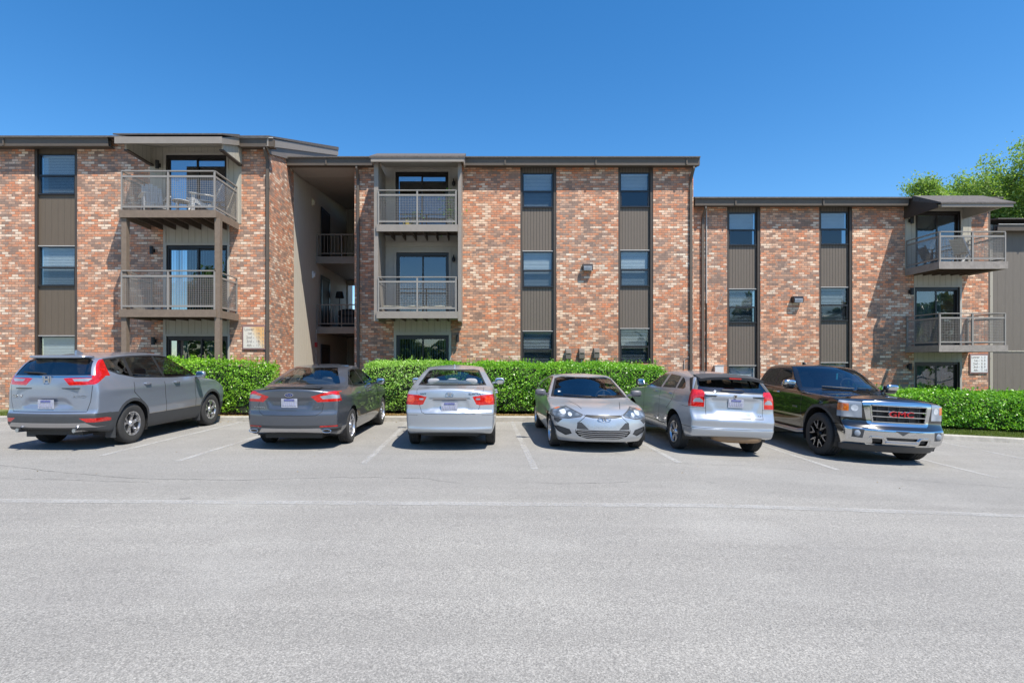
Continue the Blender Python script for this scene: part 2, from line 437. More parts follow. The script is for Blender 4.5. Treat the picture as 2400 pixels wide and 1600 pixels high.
KY = 14.45                                       # kerb line
xs = np.concatenate([[-900, -300, -120, -60], np.arange(-40, 40.1, .5), [60, 120, 300, 900]])
ys = np.concatenate([[-900, -300, -100, -40], np.arange(-20, 32, .5), [45, 80, 200, 500, 1500]])
sheet('asphalt_lot', xs, ys, 0, M['asphalt'])

def ribbon(name, pts, width, dz, mat, n=None):
    """flat strip draped on the lot along a polyline"""
    V = []; Fq = []
    P = []
    for a, b in zip(pts[:-1], pts[1:]):
        L = math.dist(a, b); k = max(1, int(L/.4))
        P += [(a[0]+(b[0]-a[0])*i/k, a[1]+(b[1]-a[1])*i/k) for i in range(k)]
    P.append(pts[-1]); ws = width if callable(width) else (lambda t: width)
    for i, p in enumerate(P):
        a = P[max(i-1, 0)]; b = P[min(i+1, len(P)-1)]; d = Vector((b[0]-a[0], b[1]-a[1])).normalized(); nn = Vector((-d.y, d.x))
        wd = ws(i/(len(P)-1))
        for s in (-1, 1):
            x, y = p[0]+nn.x*s*wd/2, p[1]+nn.y*s*wd/2; V.append((x, y, float(gz(x, y))+dz))
    for i in range(len(P)-1): Fq.append((2*i, 2*i+1, 2*i+3, 2*i+2))
    return raw_mesh(name, V, Fq, mat)
for i, (xa, ya, xb, yb) in enumerate([(-11.6, 9.4, -11.3, KY-.05), (-6.86, 9.6, -6.44, KY-.05), (-5.2, 9.1, -4.75, KY-.1), (-1.98, 8.9, -1.98, KY-.05), (.84, 8.5, .80, KY-.05),
                                      (3.40, 9.2, 3.30, KY-.05), (6.15, 9.2, 6.15, KY-.05), (8.9, 9.2, 9.0, KY-.05), (11.7, 9.2, 11.9, KY-.05), (14.6, 9.2, 14.9, KY-.05)]):
    tag(ribbon('parking_line', [(xa, ya), (xb, yb)], .11, .005, M['line']), kind='structure')
tag(ribbon('lane_line', [(-14, 6.72), (-6, 6.66), (1.5, 6.50), (6.6, 6.55), (14, 6.6)], .15, .005, M['line2']), kind='structure')
# cracks in the asphalt
M['crack'] = simple('crack_fill', (.16,.156,.148), .95)
def crack(pts, w0=.010, seed=1):
    r = random.Random(seed); P = [pts[0]]
    for a, b in zip(pts[:-1], pts[1:]):
        k = max(2, int(math.dist(a, b)/.12))
        for i in range(1, k+1): P.append((a[0]+(b[0]-a[0])*i/k, a[1]+(b[1]-a[1])*i/k+r.gauss(0, .015)))
    V = []; Fq = []
    for i, p in enumerate(P):
        wd = w0*r.uniform(.35, 1.3)
        for s in (-1, 1): V.append((p[0], p[1]+s*wd/2, float(gz(p[0], p[1]))+.0035))
    for i in range(len(P)-1): Fq.append((2*i, 2*i+2, 2*i+3, 2*i+1))
    return tag(raw_mesh('asphalt_crack', V, Fq, M['crack']), kind='structure')
crack([(-8.5, 9.0), (-6.9, 8.4), (-5.3, 7.9), (-3.6, 7.75), (-2.2, 7.95), (-.9, 7.9), (-.3, 7.55)], .011, 3)
crack([(-7.3, 7.9), (-5.9, 7.75), (-4.7, 7.6)], .008, 5)
crack([(.5, 7.65), (1.1, 7.55), (2.2, 7.7)], .009, 8)
crack([(4.9, 9.2), (6.2, 8.8), (7.6, 8.5), (9.4, 8.3)], .010, 9)
crack([(9.2, 8.9), (10.6, 8.2), (12.5, 7.9)], .009, 11)
crack([(2.4, 9.3), (3.9, 9.15), (4.8, 9.25)], .009, 12)

# kerb: real step with a rounded nose
mb = MB(); n = 0
kx = list(np.arange(-22, 30.01, .5))
prof = [(0, -.02), (0.01, .11), (.035, .135), (.15, .14), (.15, -.02)]
for x in kx:
    for dy, dz in prof: mb.v.append((x, KY+dy, float(gz(x, KY))+dz))
for i in range(len(kx)-1):
    for j in range(len(prof)-1):
        a = i*len(prof)+j; mb.f.append((a, a+1, a+1+len(prof), a+len(prof)))
tag(mb.build('kerb', M['concrete'], smooth=True), kind='structure')
sheet('mulch_bed', np.arange(-8.2, 10.6, .12), np.arange(KY+.15, 19.2, .15), .115, M['mulch'], rough=.008)
sheet('grass_strip', np.arange(10.5, 30.2, .25), np.arange(KY+.15, 22, .25), .115, M['grass'], rough=.008)
sheet('lawn', np.arange(-24, -8.1, .25), np.arange(KY+.15, 18, .25), .115, M['grass'], rough=.008)

def leaf_cloud(P, N, size, jitter=.9, aspect=.55):
    """P points (n,3), N preferred normals; returns leaf quads (diamond shaped)"""
    n = len(P); nr = N + rng.normal(0, jitter, (n, 3)); nr /= np.linalg.norm(nr, axis=1)[:, None]+1e-9
    t = rng.normal(0, 1, (n, 3)); t -= nr*np.sum(t*nr, 1)[:, None]; t /= np.linalg.norm(t, axis=1)[:, None]+1e-9
    b = np.cross(nr, t); s = (size*rng.uniform(.6, 1.35, n))[:, None]
    V = np.stack([P-t*s*.5, P+b*s*aspect*.5+nr*s*.06, P+t*s*.5, P-b*s*aspect*.5+nr*s*.06], 1).reshape(-1, 3)
    return V, np.arange(4*n).reshape(-1, 4)

def fbm(x, y, z, s=1.0, seed=0):
    o = 0; a = 1
    for k in range(3):
        f = s*(2**k); ph = seed*1.7+k*2.1
        o = o + a*(np.sin(x*f*1.3+ph)*np.cos(z*f*1.1+ph*.7) + np.sin(y*f*1.7+x*f*.6+ph*1.3) + np.cos(z*f*1.9-x*f*.9+ph))/3; a *= .55
    return o

def hedge(name, label, X0, X1, Y0, Y1, topf, mat, seed, dens=1250, leaf=.058, low=.10, group=None, splay=0):
    root = empty(name, ((X0+X1)/2, (Y0+Y1)/2, float(gz((X0+X1)/2, Y0))+.1), label=label, cat='hedge', group=group or 'clipped hedges along the facade')
    zb = lambda x: gz(x, Y0)+.12
    H = lambda x: topf(x)-zb(x)
    ox, oy, oz = root.location
    Ps = []; Ns = []
    area_f = (X1-X0)*1.5; area_t = (X1-X0)*(Y1-Y0)
    def surf(n, which):
        x = rng.uniform(X0, X1, n); u = rng.uniform(0, 1, n)
        zb_ = zb(x); h = H(x)
        if which == 'f': y = np.full(n, Y0); z = zb_+low+(h-low)*u; nn = np.tile([0, -1, .35], (n, 1)); y = y+.10*(1-u)**2+.22*np.clip((u-.86)/.14, 0, 1)**2
        elif which == 'b': y = np.full(n, Y1); z = zb_+low+(h-low)*u; nn = np.tile([0, 1, .3], (n, 1))
        elif which == 't': y = Y0+.12+(Y1-Y0-.12)*u; z = zb_+h; nn = np.tile([0, -.15, 1.], (n, 1))
        else:
            e = X0 if which == 'l' else X1; s = -1 if which == 'l' else 1
            x = np.full(n, e); y = rng.uniform(Y0, Y1, n); z = zb(x)+low+(H(x)-low)*u; nn = np.tile([s, 0, .3], (n, 1)); x = x - s*.2*np.clip((u-.8)/.2, 0, 1)**2
        d = .085*fbm(x, y, z, 2.1, seed)+.06*fbm(x, y, z, 6.5, seed+3)
        d = d - np.abs(rng.normal(0, .085, n)) + .03
        P = np.stack([x, y, z], 1) + nn/np.linalg.norm(nn, axis=1)[:, None]*d[:, None]
        return P, nn
    side = (Y1-Y0)*1.5
    for which, ar in (('f', area_f), ('t', area_t), ('b', area_f*.35), ('l', side), ('r', side)):
        P, nn = surf(int(ar*dens), which); Ps.append(P); Ns.append(nn)
    # sprigs standing proud of the clipped top
    ns = int((X1-X0)*22); sx = rng.uniform(X0, X1, ns); sy = rng.uniform(Y0, Y1, ns)
    for a, b in zip(sx, sy):
        k = rng.integers(4, 9); hh = rng.uniform(.03, .20)**1.0; z0 = float(topf(a))
        zz = z0+np.linspace(-.02, hh, k); Ps.append(np.stack([a+rng.normal(0, .012, k), b+rng.normal(0, .012, k), zz], 1)); Ns.append(rng.normal(0, 1, (k, 3))+[0, 0, .3])
    P = np.concatenate(Ps); N = np.concatenate(Ns).astype(float)
    V, Fq = leaf_cloud(P, N, leaf, .75); V = V - np.array([ox, oy, oz])
    raw_mesh('foliage', V, Fq, mat, root)
    # solid core coloured near black, standing in for shade between the leaves
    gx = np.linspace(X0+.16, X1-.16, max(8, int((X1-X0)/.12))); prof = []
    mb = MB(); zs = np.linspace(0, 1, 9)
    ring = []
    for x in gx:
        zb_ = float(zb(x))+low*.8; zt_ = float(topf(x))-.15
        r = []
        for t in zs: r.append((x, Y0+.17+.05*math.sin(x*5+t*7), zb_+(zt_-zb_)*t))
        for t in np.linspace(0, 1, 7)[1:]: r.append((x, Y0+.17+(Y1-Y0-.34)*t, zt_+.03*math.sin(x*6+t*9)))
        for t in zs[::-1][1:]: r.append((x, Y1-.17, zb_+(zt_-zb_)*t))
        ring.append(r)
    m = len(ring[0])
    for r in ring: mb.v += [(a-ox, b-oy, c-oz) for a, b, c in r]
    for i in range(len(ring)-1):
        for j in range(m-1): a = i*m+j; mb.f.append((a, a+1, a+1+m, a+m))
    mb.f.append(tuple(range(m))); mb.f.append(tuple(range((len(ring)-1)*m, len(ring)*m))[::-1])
    mb.build('dark_core', M['hedge_core'], root, smooth=False)
    # stems at the foot
    mb = MB()
    for x in np.arange(X0+.2, X1-.1, .33):
        for q in range(2):
            a = x+random.uniform(-.1, .1); y = Y0+.25+random.uniform(0, .3); z = float(zb(a))
            mb.tube([(a-ox, y-oy, z-.03-oz), (a+random.uniform(-.1, .1)-ox, y-oy+random.uniform(-.15, .1), z+.3-oz)], [.016, .009], 5)
    mb.build('stems', M['twig'], root)
    return root

# ------------------------------------------------------------------ building pieces
YL, YC, YR = 16.5, 18.25, 18.85
KL = YL/15.8                                      # left wing heights and depths were surveyed at 15.8 m
def ZL(z): return EYE+(z-EYE)*KL
def wall_boxes(mb, rects, Y, th=.28):
    for x0, x1, z0, z1 in rects: mb.box(x0, x1, Y, Y+th, z0, z1)

def framed_window(parent, x0, x1, z0, z1, Y, blinds='closed', depth=.07, seed=0):
    """one sash window: frame part with pane and blind as sub-parts"""
    r = random.Random(seed)
    f = MB(); t = .035; zm = z0+(z1-z0)*.47
    f.box(x0, x1, Y, Y+depth, z1-t, z1); f.box(x0, x1, Y-.02, Y+depth, z0, z0+t+.01)
    f.box(x0, x0+t, Y, Y+depth, z0+t+.01, z1-t); f.box(x1-t, x1, Y, Y+depth, z0+t+.01, z1-t)
    f.box(x0+t, x1-t, Y-.008, Y+depth-.01, zm-.026, zm+.026)
    f.box(x0+t, x0+t+.022, Y+.004, Y+depth-.005, z0+t+.01, zm-.026); f.box(x1-t-.022, x1-t, Y+.004, Y+depth-.005, z0+t+.01, zm-.026)
    o = f.build('window', M['frame'], parent)
    g = MB(); g.box(x0+t, x1-t, Y+.040, Y+.046, zm+.02, z1-t); g.build('pane', M['glass'], o)
    g = MB(); g.box(x0+t+.02, x1-t-.02, Y+.024, Y+.030, z0+t, zm-.02); g.build('pane', M['glass_screen'], o)
    b = MB(); yb = Y+depth+.045
    if blinds == 'closed': drop, tilt = 1.0, .75
    elif blinds == 'open': drop, tilt = 1.0, .12
    elif blinds == 'tilted': drop, tilt = 1.0, .33
    elif blinds == 'half': drop, tilt = r.uniform(.45, .6), .8
    elif blinds == 'none': drop, tilt = .04, .9
    zt = z1-t; zc = zt-(zt-z0)*drop; pitch = .048; z = zt
    b.box(x0+t+.01, x1-t-.01, yb-.02, yb+.02, zt-.04, zt)
    z -= .04
    while z > zc+.02:
        a = tilt*math.pi/2; c, s = math.cos(a)*.024, math.sin(a)*.024
        b.add([(x0+t+.015, yb-c, z-s), (x1-t-.015, yb-c, z-s), (x1-t-.015, yb+c, z+s), (x0+t+.015, yb+c, z+s),
               (x0+t+.015, yb-c, z-s-.003), (x1-t-.015, yb-c, z-s-.003), (x1-t-.015, yb+c, z+s-.003), (x0+t+.015, yb+c, z+s-.003)],
              [(0,1,2,3), (4,7,6,5), (0,4,5,1), (1,5,6,2), (2,6,7,3), (3,7,4,0)]); z -= pitch
    b.build('blind', M['blind'], o)
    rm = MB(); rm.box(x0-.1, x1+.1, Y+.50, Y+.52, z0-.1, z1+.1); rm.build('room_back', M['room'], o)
    return o

def strip(parent, x0, x1, wins, z0, z1, Y, blinds, panel, rec=.10, seed=0):
    """full-height recessed strip: panels between stacked windows, trim boards each side. wins: (ztop, zbot)"""
    fr = MB(); fr.box(x0, x0+.07, Y+.02, Y+.24, z0, z1); fr.box(x1-.09, x1, Y+.02, Y+.24, z0, z1); fr.build('strip_trim', M['trim'], parent)
    zz = z1; a, b = x0+.07, x1-.09
    for i, (zt, zb) in enumerate(wins):
        if zz > zt+.01:
            p = MB(); p.box(a, b, Y+rec, Y+rec+.05, zt, zz)
            if i: p.box(a, b, Y+rec-.03, Y+rec, zt, zt+.02)
            p.build('infill_panel', panel, parent)
            if i: s = MB(); s.box(a+.01, b-.01, Y+rec-.045, Y+rec-.031, zt-.004, zt+.022); s.build('window_flashing', M['sill'], parent)
        framed_window(parent, a+.01, b-.01, zb, zt, Y+rec-.03, blinds[i], seed=seed+i)
        zz = zb
    if zz > z0:
        p = MB(); p.box(a, b, Y+rec, Y+rec+.05, z0, zz); p.build('infill_panel', panel, parent)

def sliding_door(parent, x0, x1, z0, z1, Y, kind='vertical', seed=0, split=.5, third=False):
    r = random.Random(seed); f = MB(); t = .06; d = .1
    f.box(x0, x1, Y-.015, Y+d, z1-.09, z1); f.box(x0, x1, Y-.015, Y+d, z0, z0+.04); f.box(x0, x0+t, Y-.015, Y+d, z0+.04, z1-.09); f.box(x1-t, x1, Y-.015, Y+d, z0+.04, z1-.09)
    xm = x0+(x1-x0)*split; a, b, c, e = x0+t, xm+.03, xm-.03, x1-t; zt, zb = z1-.09, z0+.04; s = .05
    for (p, q, yy) in ((a, b, Y+.012), (c, e, Y+.052)):
        f.box(p, p+s, yy, yy+.035, zb, zt); f.box(q-s, q, yy, yy+.035, zb, zt); f.box(p+s, q-s, yy, yy+.035, zt-.05, zt); f.box(p+s, q-s, yy, yy+.035, zb, zb+.07)
    for xx in (x0+.16, x1-.16): f.box(xx-.02, xx+.02, Y-.019, Y-.016, z1-.05, z1-.04)
    o = f.build('sliding_door', M['frame'], parent)
    g = MB(); g.box(a+s, b-s, Y+.026, Y+.032, zb+.07, zt-.05); g.box(c+s, e-s, Y+.066, Y+.072, zb+.07, zt-.05); g.build('pane', M['glass_door'], o)
    bl = MB()
    if kind in ('vertical', 'half'):
        x = a+.02
        while x < e-.04:
            if kind == 'half' and x > xm+.28: break
            ang = r.uniform(.5, .9); w_ = .042
            bl.bar((x+.03, Y+.16, zb+.01), (x+.03, Y+.16, zt-.03), w_*2*.9, .004, up=(math.cos(ang), math.sin(ang), 0)); x += .085
        bl.build('vertical_blind', M['vblind'], o)
    elif kind == 'curtain':
        for (p, q) in ((a+.12, a+.5), (c+.1, c+.35)):
            n = 22; pts = [(p+(q-p)*i/n, Y+.2+.025*math.sin(i*1.9+r.random())) for i in range(n+1)]
            k = len(bl.v); bl.v += [(x, y, zb+.01) for x, y in pts]+[(x, y, zt) for x, y in pts]; bl.f += [(k+i, k+i+1, k+n+2+i, k+n+1+i) for i in range(n)]
        bl.build('curtain', M['vblind'], o)
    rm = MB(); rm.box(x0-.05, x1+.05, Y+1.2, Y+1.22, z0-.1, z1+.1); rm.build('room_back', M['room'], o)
    return o

def siding_with_doors(mb, x0, x1, z0, z1, doors, Y, th=.12, off=.015):
    """siding panel x0..x1 with door openings (dx0,dx1,dz0,dz1) sorted from the bottom"""
    z = z0
    for dx0, dx1, dz0, dz1 in doors:
        if dz0 > z: mb.box(x0, x1, Y-off, Y+th, z, dz0)
        mb.box(x0, dx0, Y-off, Y+th, dz0, dz1); mb.box(dx1, x1, Y-off, Y+th, dz0, dz1); z = dz1
    if z1 > z: mb.box(x0, x1, Y-off, Y+th, z, z1)

def railing(parent, path, zdeck, h, mesh_runs, rail=M['rail'], mids=(), style='mesh', name='railing'):
    """path: list of (x,y) corners; each run framed; mesh infill per run"""
    m = MB(); ms = MB(); ztop = zdeck+h; z2 = zdeck+h-.15; zb = zdeck+.10
    for i, p in enumerate(path):
        m.box(p[0]-.022, p[0]+.022, p[1]-.022, p[1]+.022, zdeck-.02, ztop-.02)
    for k, (a, b) in enumerate(zip(path[:-1], path[1:])):
        m.bar((a[0], a[1], ztop), (b[0], b[1], ztop), .06, .03)
        m.bar((a[0], a[1], z2), (b[0], b[1], z2), .03, .055); m.bar((a[0], a[1], zb), (b[0], b[1], zb), .03, .05)
        L = math.dist(a, b); npost = mids[k] if k < len(mids) else 0
        for q in range(npost):
            t = (q+1)/(npost+1); x, y = a[0]+(b[0]-a[0])*t, a[1]+(b[1]-a[1])*t
            m.box(x-.025, x+.025, y-.024, y+.024, zdeck-.02, ztop-.02)
        if k not in mesh_runs: continue
        n = max(2, int(L/.050)); wv = .0065
        if style == 'mesh':
            for q in range(1, n):
                t = q/n; x, y = a[0]+(b[0]-a[0])*t, a[1]+(b[1]-a[1])*t; ms.box(x-wv/2, x+wv/2, y-wv/2, y+wv/2, zb, z2)
        nz = int((z2-zb)/.052)
        for q in range(1, nz):
            z = zb+(z2-zb)*q/nz; ms.bar((a[0], a[1], z), (b[0], b[1], z), wv, wv if style == 'mesh' else .012)
    o = m.build(name, rail, parent)
    if ms.v: ms.build('mesh_screen', rail, parent)
    return o

def balcony(bld, x0, x1, Yw, Yf, ztop, beam, h, mids, posts=None, wood=None, style='mesh', name='balcony', sides=True, nj=6, skip_end=0):
    """cantilevered deck: front beam + side beams, joists, boards, railing round three sides"""
    wood = wood or M['wood']; zb = ztop-beam
    d = MB(); d.box(x0, x1, Yf, Yf+.04, zb, ztop); d.box(x0, x0+.04, Yf+.04, Yw-.02, zb, ztop); d.box(x1-.04, x1, Yf+.04, Yw-.02, zb, ztop)
    o = d.build(name, wood, bld)
    b = MB(); y = Yf+.045
    while y < Yw-.05: b.box(x0+.045, x1-.045, y, min(y+.135, Yw-.03), ztop-.045, ztop-.012); y += .14
    b.build('deck_boards', M['dark_wood'], o)
    j = MB()
    for i in range(1, nj+1):
        x = x0+(x1-x0)*i/(nj+1); j.box(x-.02, x+.02, Yf+.045, Yw-.02, zb-.0, ztop-.05)
    j.build('joists', M['joist'], o)
    e = .06
    railing(o, [(x0+e, Yw-.04), (x0+e, Yf+.05), (x1-e, Yf+.05), (x1-e, Yw-.04)], ztop, h, (0, 1, 2) if sides else (1,), mids=mids, style=style)
    return o

def gutter(parent, x0, x1, Yw, z1, z0, out=.36, end_l=True, end_r=True):
    """box gutter with rolled lip and fascia, soffit behind it"""
    m = MB(); yf = Yw-out
    m.prism([(yf, z1), (yf, z1-.03), (yf+.02, z1-.035), (yf+.035, z0), (yf+.16, z0), (yf+.16, z1-.01), (yf+.145, z1-.01), (yf+.145, z0+.015), (yf+.045, z0+.015), (yf+.03, z1)], 'x', x0, x1)
    for xx in np.arange(x0+1.4, x1-.3, 3.05): m.box(xx-.02, xx+.02, yf-.006, yf+.02, z0+.01, z1-.03)
    o = m.build('gutter', M['gutter'], parent)
    l = MB(); l.box(x0, x1, yf-.012, yf-.002, z1-.022, z1+.004); l.build('gutter_lip', M['sill'], o)
    s = MB(); s.box(x0+.01, x1-.01, yf+.165, Yw-.045, z0+.02, z0+.05); s.box(x0+.01, x1-.01, yf+.165, yf+.185, z0+.05, z1-.03); s.build('soffit', M['trim'], parent)
    return o

def downspout(parent, x, Yw, ztop, zbot, out=.36, w=.085, d=.06, zel=None):
    m = MB(); yf = Yw-.012-d
    m.box(x-w/2, x+w/2, yf, yf+d, zbot, ztop-.42)
    # swan neck from the gutter outlet back to the wall
    for a, b in (((x, Yw-out+.09, ztop), (x, Yw-out+.09, ztop-.10)), ((x, Yw-out+.09, ztop-.08), (x, yf+d/2, ztop-.36)), ((x, yf+d/2, ztop-.33), (x, yf+d/2, ztop-.45))): m.bar(a, b, w-.002, d-.002)
    for z in (ztop-1.2, ztop-3.4, ztop-5.6):
        if z > zbot: m.box(x-w/2-.012, x+w/2+.012, yf-.004, yf+d+.008, z, z+.03)
    return m.build('downspout', M['gutter'], parent)

def roof_slab(parent, x0, x1, Yw, zf, out, depth, slope=.34, th=.14, name='roof'):
    """single pitch rising away from the eave"""
    y0, y1 = Yw-out, Yw+depth; z0, z1 = zf, zf+slope*(out+depth)
    m = MB(); m.prism([(y0, z0), (y1, z1), (y1, z1-th), (y0, z0-.03)], 'x', x0, x1)
    return m.build(name, M['roof'], parent)

SCON = []
def sconce(px, py, Y, label, side='', bottle=False):
    x, z = PX(px, Y), PZ(py, Y)
    t = empty('wall_sconce', (x, Y-.02, z), label=label, cat='wall lamp', group='small black sconces beside the sliding doors')
    m = MB(); m.box(-.045, .045, -.015, .0, -.06, .06); m.box(-.02, .02, -.07, -.015, -.02, .02); m.build('back_plate', M['black'], t)
    m = MB()
    if bottle: m.lathe([(.015, .12), (.022, .06), (.05, .02), (.062, -.05), (.04, -.11), (.001, -.12)], 'z', 16, (0, -.09, 0))
    else: m.lathe([(.001, .12), (.055, .12), (.055, -.12), (.001, -.12)], 'z', 16, (0, -.11, 0))
    m.build('lamp_shade', M['black'], t, smooth=True); return t

# ================================================================== LEFT WING
ZT = 8.34
def eaveZ(py, Y, out=.36): return PZ(py, Y-out)
bl = empty('apartment_wing', (-9, YL, .3), label='left brick wing standing nearest, with two post-carried balconies stacked over a ground floor patio door', cat='apartment building')
bl_inv = bl.location.copy()
def P0(o): return o
# parts are written in world coordinates, so keep the wing empties at the origin
for_b = lambda e: setattr(e, 'location', (0, 0, 0))
for_b(bl)
X = lambda px: PX(px, YL); Z = lambda py: PZ(py, YL)
zt = PZ(344, YL)+.28
b = MB()
xR = PX(632, YL)
dL = [(X(391), X(535), .50, Z(787.6)), (X(391), X(534), ZL(3.27), Z(575)), (X(390), X(532), ZL(5.97), Z(364))]
wall_boxes(b, [(-22, X(80), 0, zt), (X(181), X(352), 0, zt), (X(352), X(386), 0, ZL(5.95)), (X(538), X(566), 0, ZL(5.95)), (X(566), xR, 0, zt)], YL)
b.box(xR-.28, xR, YL+.28, 18.62, 0, zt+.0)              # brick return of the breezeway
b.prism([(YL+.28, zt), (18.62, zt), (18.62, zt+.60)], 'x', xR-.28, xR)
b.build('brick_wall', M['brick'], bl)
s = MB(); siding_with_doors(s, X(386), X(538), 0, ZL(5.95), dL[:2], YL)
siding_with_doors(s, X(352), X(566), ZL(5.95)+.001, zt, [dL[2]], YL, off=.012)
s.build('siding', M['siding'], bl); s = MB(); s.prism([(18.62, 0), (27.1, 0), (27.1, 12.0), (18.62, 9.1)], 'x', xR-.28, xR-.01)               # breezeway side wall
s.build('siding', M['siding_light'], bl)
tr = MB()
for (a, c, z0, z1) in dL:
    tr.box(a-.07, a, YL-.04, YL+.02, z0, z1+.07); tr.box(c, c+.05, YL-.04, YL+.02, z0, z1+.07); tr.box(a, c, YL-.04, YL+.02, z1, z1+.07)
tr.box(X(386)-.03, X(386)+.05, YL-.035, YL+.02, 0, ZL(5.94))
tr.build('door_trim', M['siding_plain'], bl)
sliding_door(bl, X(391), X(535), .50, Z(787.6), YL+.02, 'curtain', 3, .55)
sliding_door(bl, X(391), X(534), ZL(3.27), Z(575), YL+.02, 'half', 4, .5)
sliding_door(bl, X(390), X(532), ZL(5.97), Z(364), YL+.02, 'none', 5, .5)
strip(bl, X(80), X(181), [(Z(359), Z(455)), (Z(576), Z(670)), (Z(787), Z(887))], 0, zt, YL, ['closed', 'closed', 'closed'], M['panel_left'], seed=2)
zg1, zg0 = PZ(321, YL-.36), PZ(341, YL-.36)
gutter(bl, -22, X(271)-.0, YL, zg1, zg0); gutter(bl, PX(560, YL-.36), PX(640, YL-.36), YL, zg1-.02, zg0-.02)
downspout(bl, X(628.5), YL, zg0, .4)
# roof with rakes
rf = MB(); sl_ = .36
def rz(y): return zg1+.02+sl_*(y-(YL-.36))
rf.prism([(YL-.40, rz(YL-.40)+.02), (24, rz(24)+.02), (24, rz(24)-.12), (YL-.40, rz(YL-.40)-.03)], 'x', -22, xR+.12)
# shed extension over the balcony bay, same pitch carried down and out
xa, xb = PX(268, YL-1.45), PX(520, YL-1.45)
rf.prism([(YL-1.47, ZL(8.03)), (YL-.405, zg1+.06), (YL-.405, zg1-.04), (YL-1.47, ZL(7.99))], 'x', xa-.03, xb+.03)
rf.build('roof', M['roof'], bl)
fa = MB(); fa.box(xa, xb, YL-1.45, YL-1.41, PZ(336, YL-1.45), PZ(319, YL-1.45)-.015)
for x_ in (xa, xb-.04): fa.prism([(YL-1.41, PZ(336, YL-1.45)), (YL-.36, zg0), (YL-.36, zg1), (YL-1.41, PZ(319, YL-1.45)-.02)], 'x', x_, x_+.04)
# rake board over the breezeway
fa.prism([(YL-.36, zg1-.04), (24, rz(24)-.13), (24, rz(24)-.36), (YL-.36, zg1-.28)], 'x', xR+.06, xR+.10)
fa.build('fascia', M['fascia_grey'], bl)
rk = MB(); rk.prism([(YL-.36, zg0-.02), (YL-.10, zg0-.16), (24, rz(24)-1.1), (24, rz(24)-.34), (YL-.36, zg1-.26)], 'x', xR+.02, xR+.055); rk.build('rake_soffit', M['fascia'], bl)
xfl, xfr = X(358), X(564.5)
for x_, w_ in ((xfl, -.05), (xfr, .05)): sf = MB(); sf.prism([(YL-.02, ZL(7.71)), (YL-1.22, ZL(7.69)), (YL-1.22, ZL(7.87)), (YL-.02, ZL(8.27))], 'x', x_, x_+w_); sf.build('roof_cheek', M['siding'], bl)
for x_ in (xfl, xfr): sf = MB(); sf.box(x_-.06, x_+.06, YL-1.24, YL-.02, ZL(7.65), ZL(7.688)); sf.build('cheek_trim', M['trim'], bl)
sf = MB(); sf.prism([(YL-1.40, ZL(7.84)), (YL-.02, ZL(8.22)), (YL-.02, ZL(8.25)), (YL-1.40, ZL(7.87))], 'x', xfl, xfr); sf.build('soffit', M['siding_plain'], bl)
# balconies on two tall posts
YB = 14.42*KL; bx0, bx1 = PX(278, YB), PX(506, YB)
for ztop in (5.97, 3.28): balcony(bl, bx0, bx1, YL, YB, ZL(ztop), .21, 1.11 if ztop > 5 else 1.10, (0, 1, 0), nj=6)
for xx in (PX(290, YB+.05), PX(509, YB+.05)):
    m = MB(); m.box(xx-.073, xx+.073, YB+.05, YB+.20, float(gz(xx, YB)), ZL(5.97)-.215); m.box(xx-.09, xx+.09, YB+.043, YB+.22, ZL(3.28)-.235, ZL(3.28)-.215)
    m.build('balcony_post', M['wood'], bl)

# ================================================================== CENTRE WING
bc = empty('apartment_wing', label='middle brick wing with a boxed-in pair of balconies and two tall dark window strips', cat='apartment building')
X = lambda px: PX(px, YC); Z = lambda py: PZ(py, YC)
zt = PZ(388, YC-.36)+.34; xL, xR2 = PX(831, YC), PX(1625, YC)
b = MB(); doorsC = [(X(929), X(1052), .75, Z(785)), (X(929), X(1052), 3.47, Z(592)), (X(927), X(1051), 6.22, Z(403.5))]
xs0, xs1 = X(894), X(1080)
wall_boxes(b, [(xL, xs0, 0, zt), (xs0, X(923), 0, 3.30), (X(1056), xs1, 0, 3.30), (xs1, X(1219.5), 0, zt), (X(1304), X(1449), 0, zt), (X(1531), xR2, 0, zt)], YC)
b.box(xL, xL+.28, YC+.28, 27, 0, zt)
b.box(xR2-.28, xR2, YC+.28, 27, 0, zt)
# soldier-course sills under the lowest windows
for a, c in ((1219.5, 1304), (1449, 1531)): b.box(X(a)+.0, X(c), YC-.03, YC+.28, 0, Z(851)-.01)
b.build('brick_wall', M['brick'], bc)
s = MB(); siding_with_doors(s, X(923), X(1056), 0, 3.29, doorsC[:1], YC); s.build('siding', M['siding'], bc)
s = MB(); siding_with_doors(s, xs0, xs1, 3.30, zt, doorsC[1:], YC); s.build('recess_wall', M['siding_plain'], bc)
tr = MB()
for (a, c, z0, z1) in doorsC: tr.box(a-.08, a, YC-.045, YC+.02, z0, z1+.10); tr.box(c, c+.08, YC-.045, YC+.02, z0, z1+.10); tr.box(a, c, YC-.045, YC+.02, z1, z1+.10)
tr.build('door_trim', M['siding_plain'], bc)
for q, (a, c, z0, z1) in enumerate(doorsC): sliding_door(bc, a, c, z0, z1, YC+.02, ('vertical', 'none', 'none')[q], 10+q, .5)
strip(bc, X(1219.5), X(1304), [(Z(404), Z(486)), (Z(588), Z(673)), (Z(776), Z(858))], 0, zt, YC, ['closed', 'closed', 'tilted'], M['panel'], seed=20)
strip(bc, X(1449), X(1531), [(Z(403), Z(485)), (Z(586), Z(671)), (Z(770), Z(849))], 0, zt, YC, ['half', 'closed', 'tilted'], M['panel'], seed=30)
zg1, zg0 = PZ(368, YC-.36), PZ(386.5, YC-.36)
gutter(bc, PX(666, YC-.36), PX(872, YC-.36), YC, zg1, zg0); gutter(bc, PX(1086, YC-.36), PX(1641, YC-.36), YC, zg1, zg0)
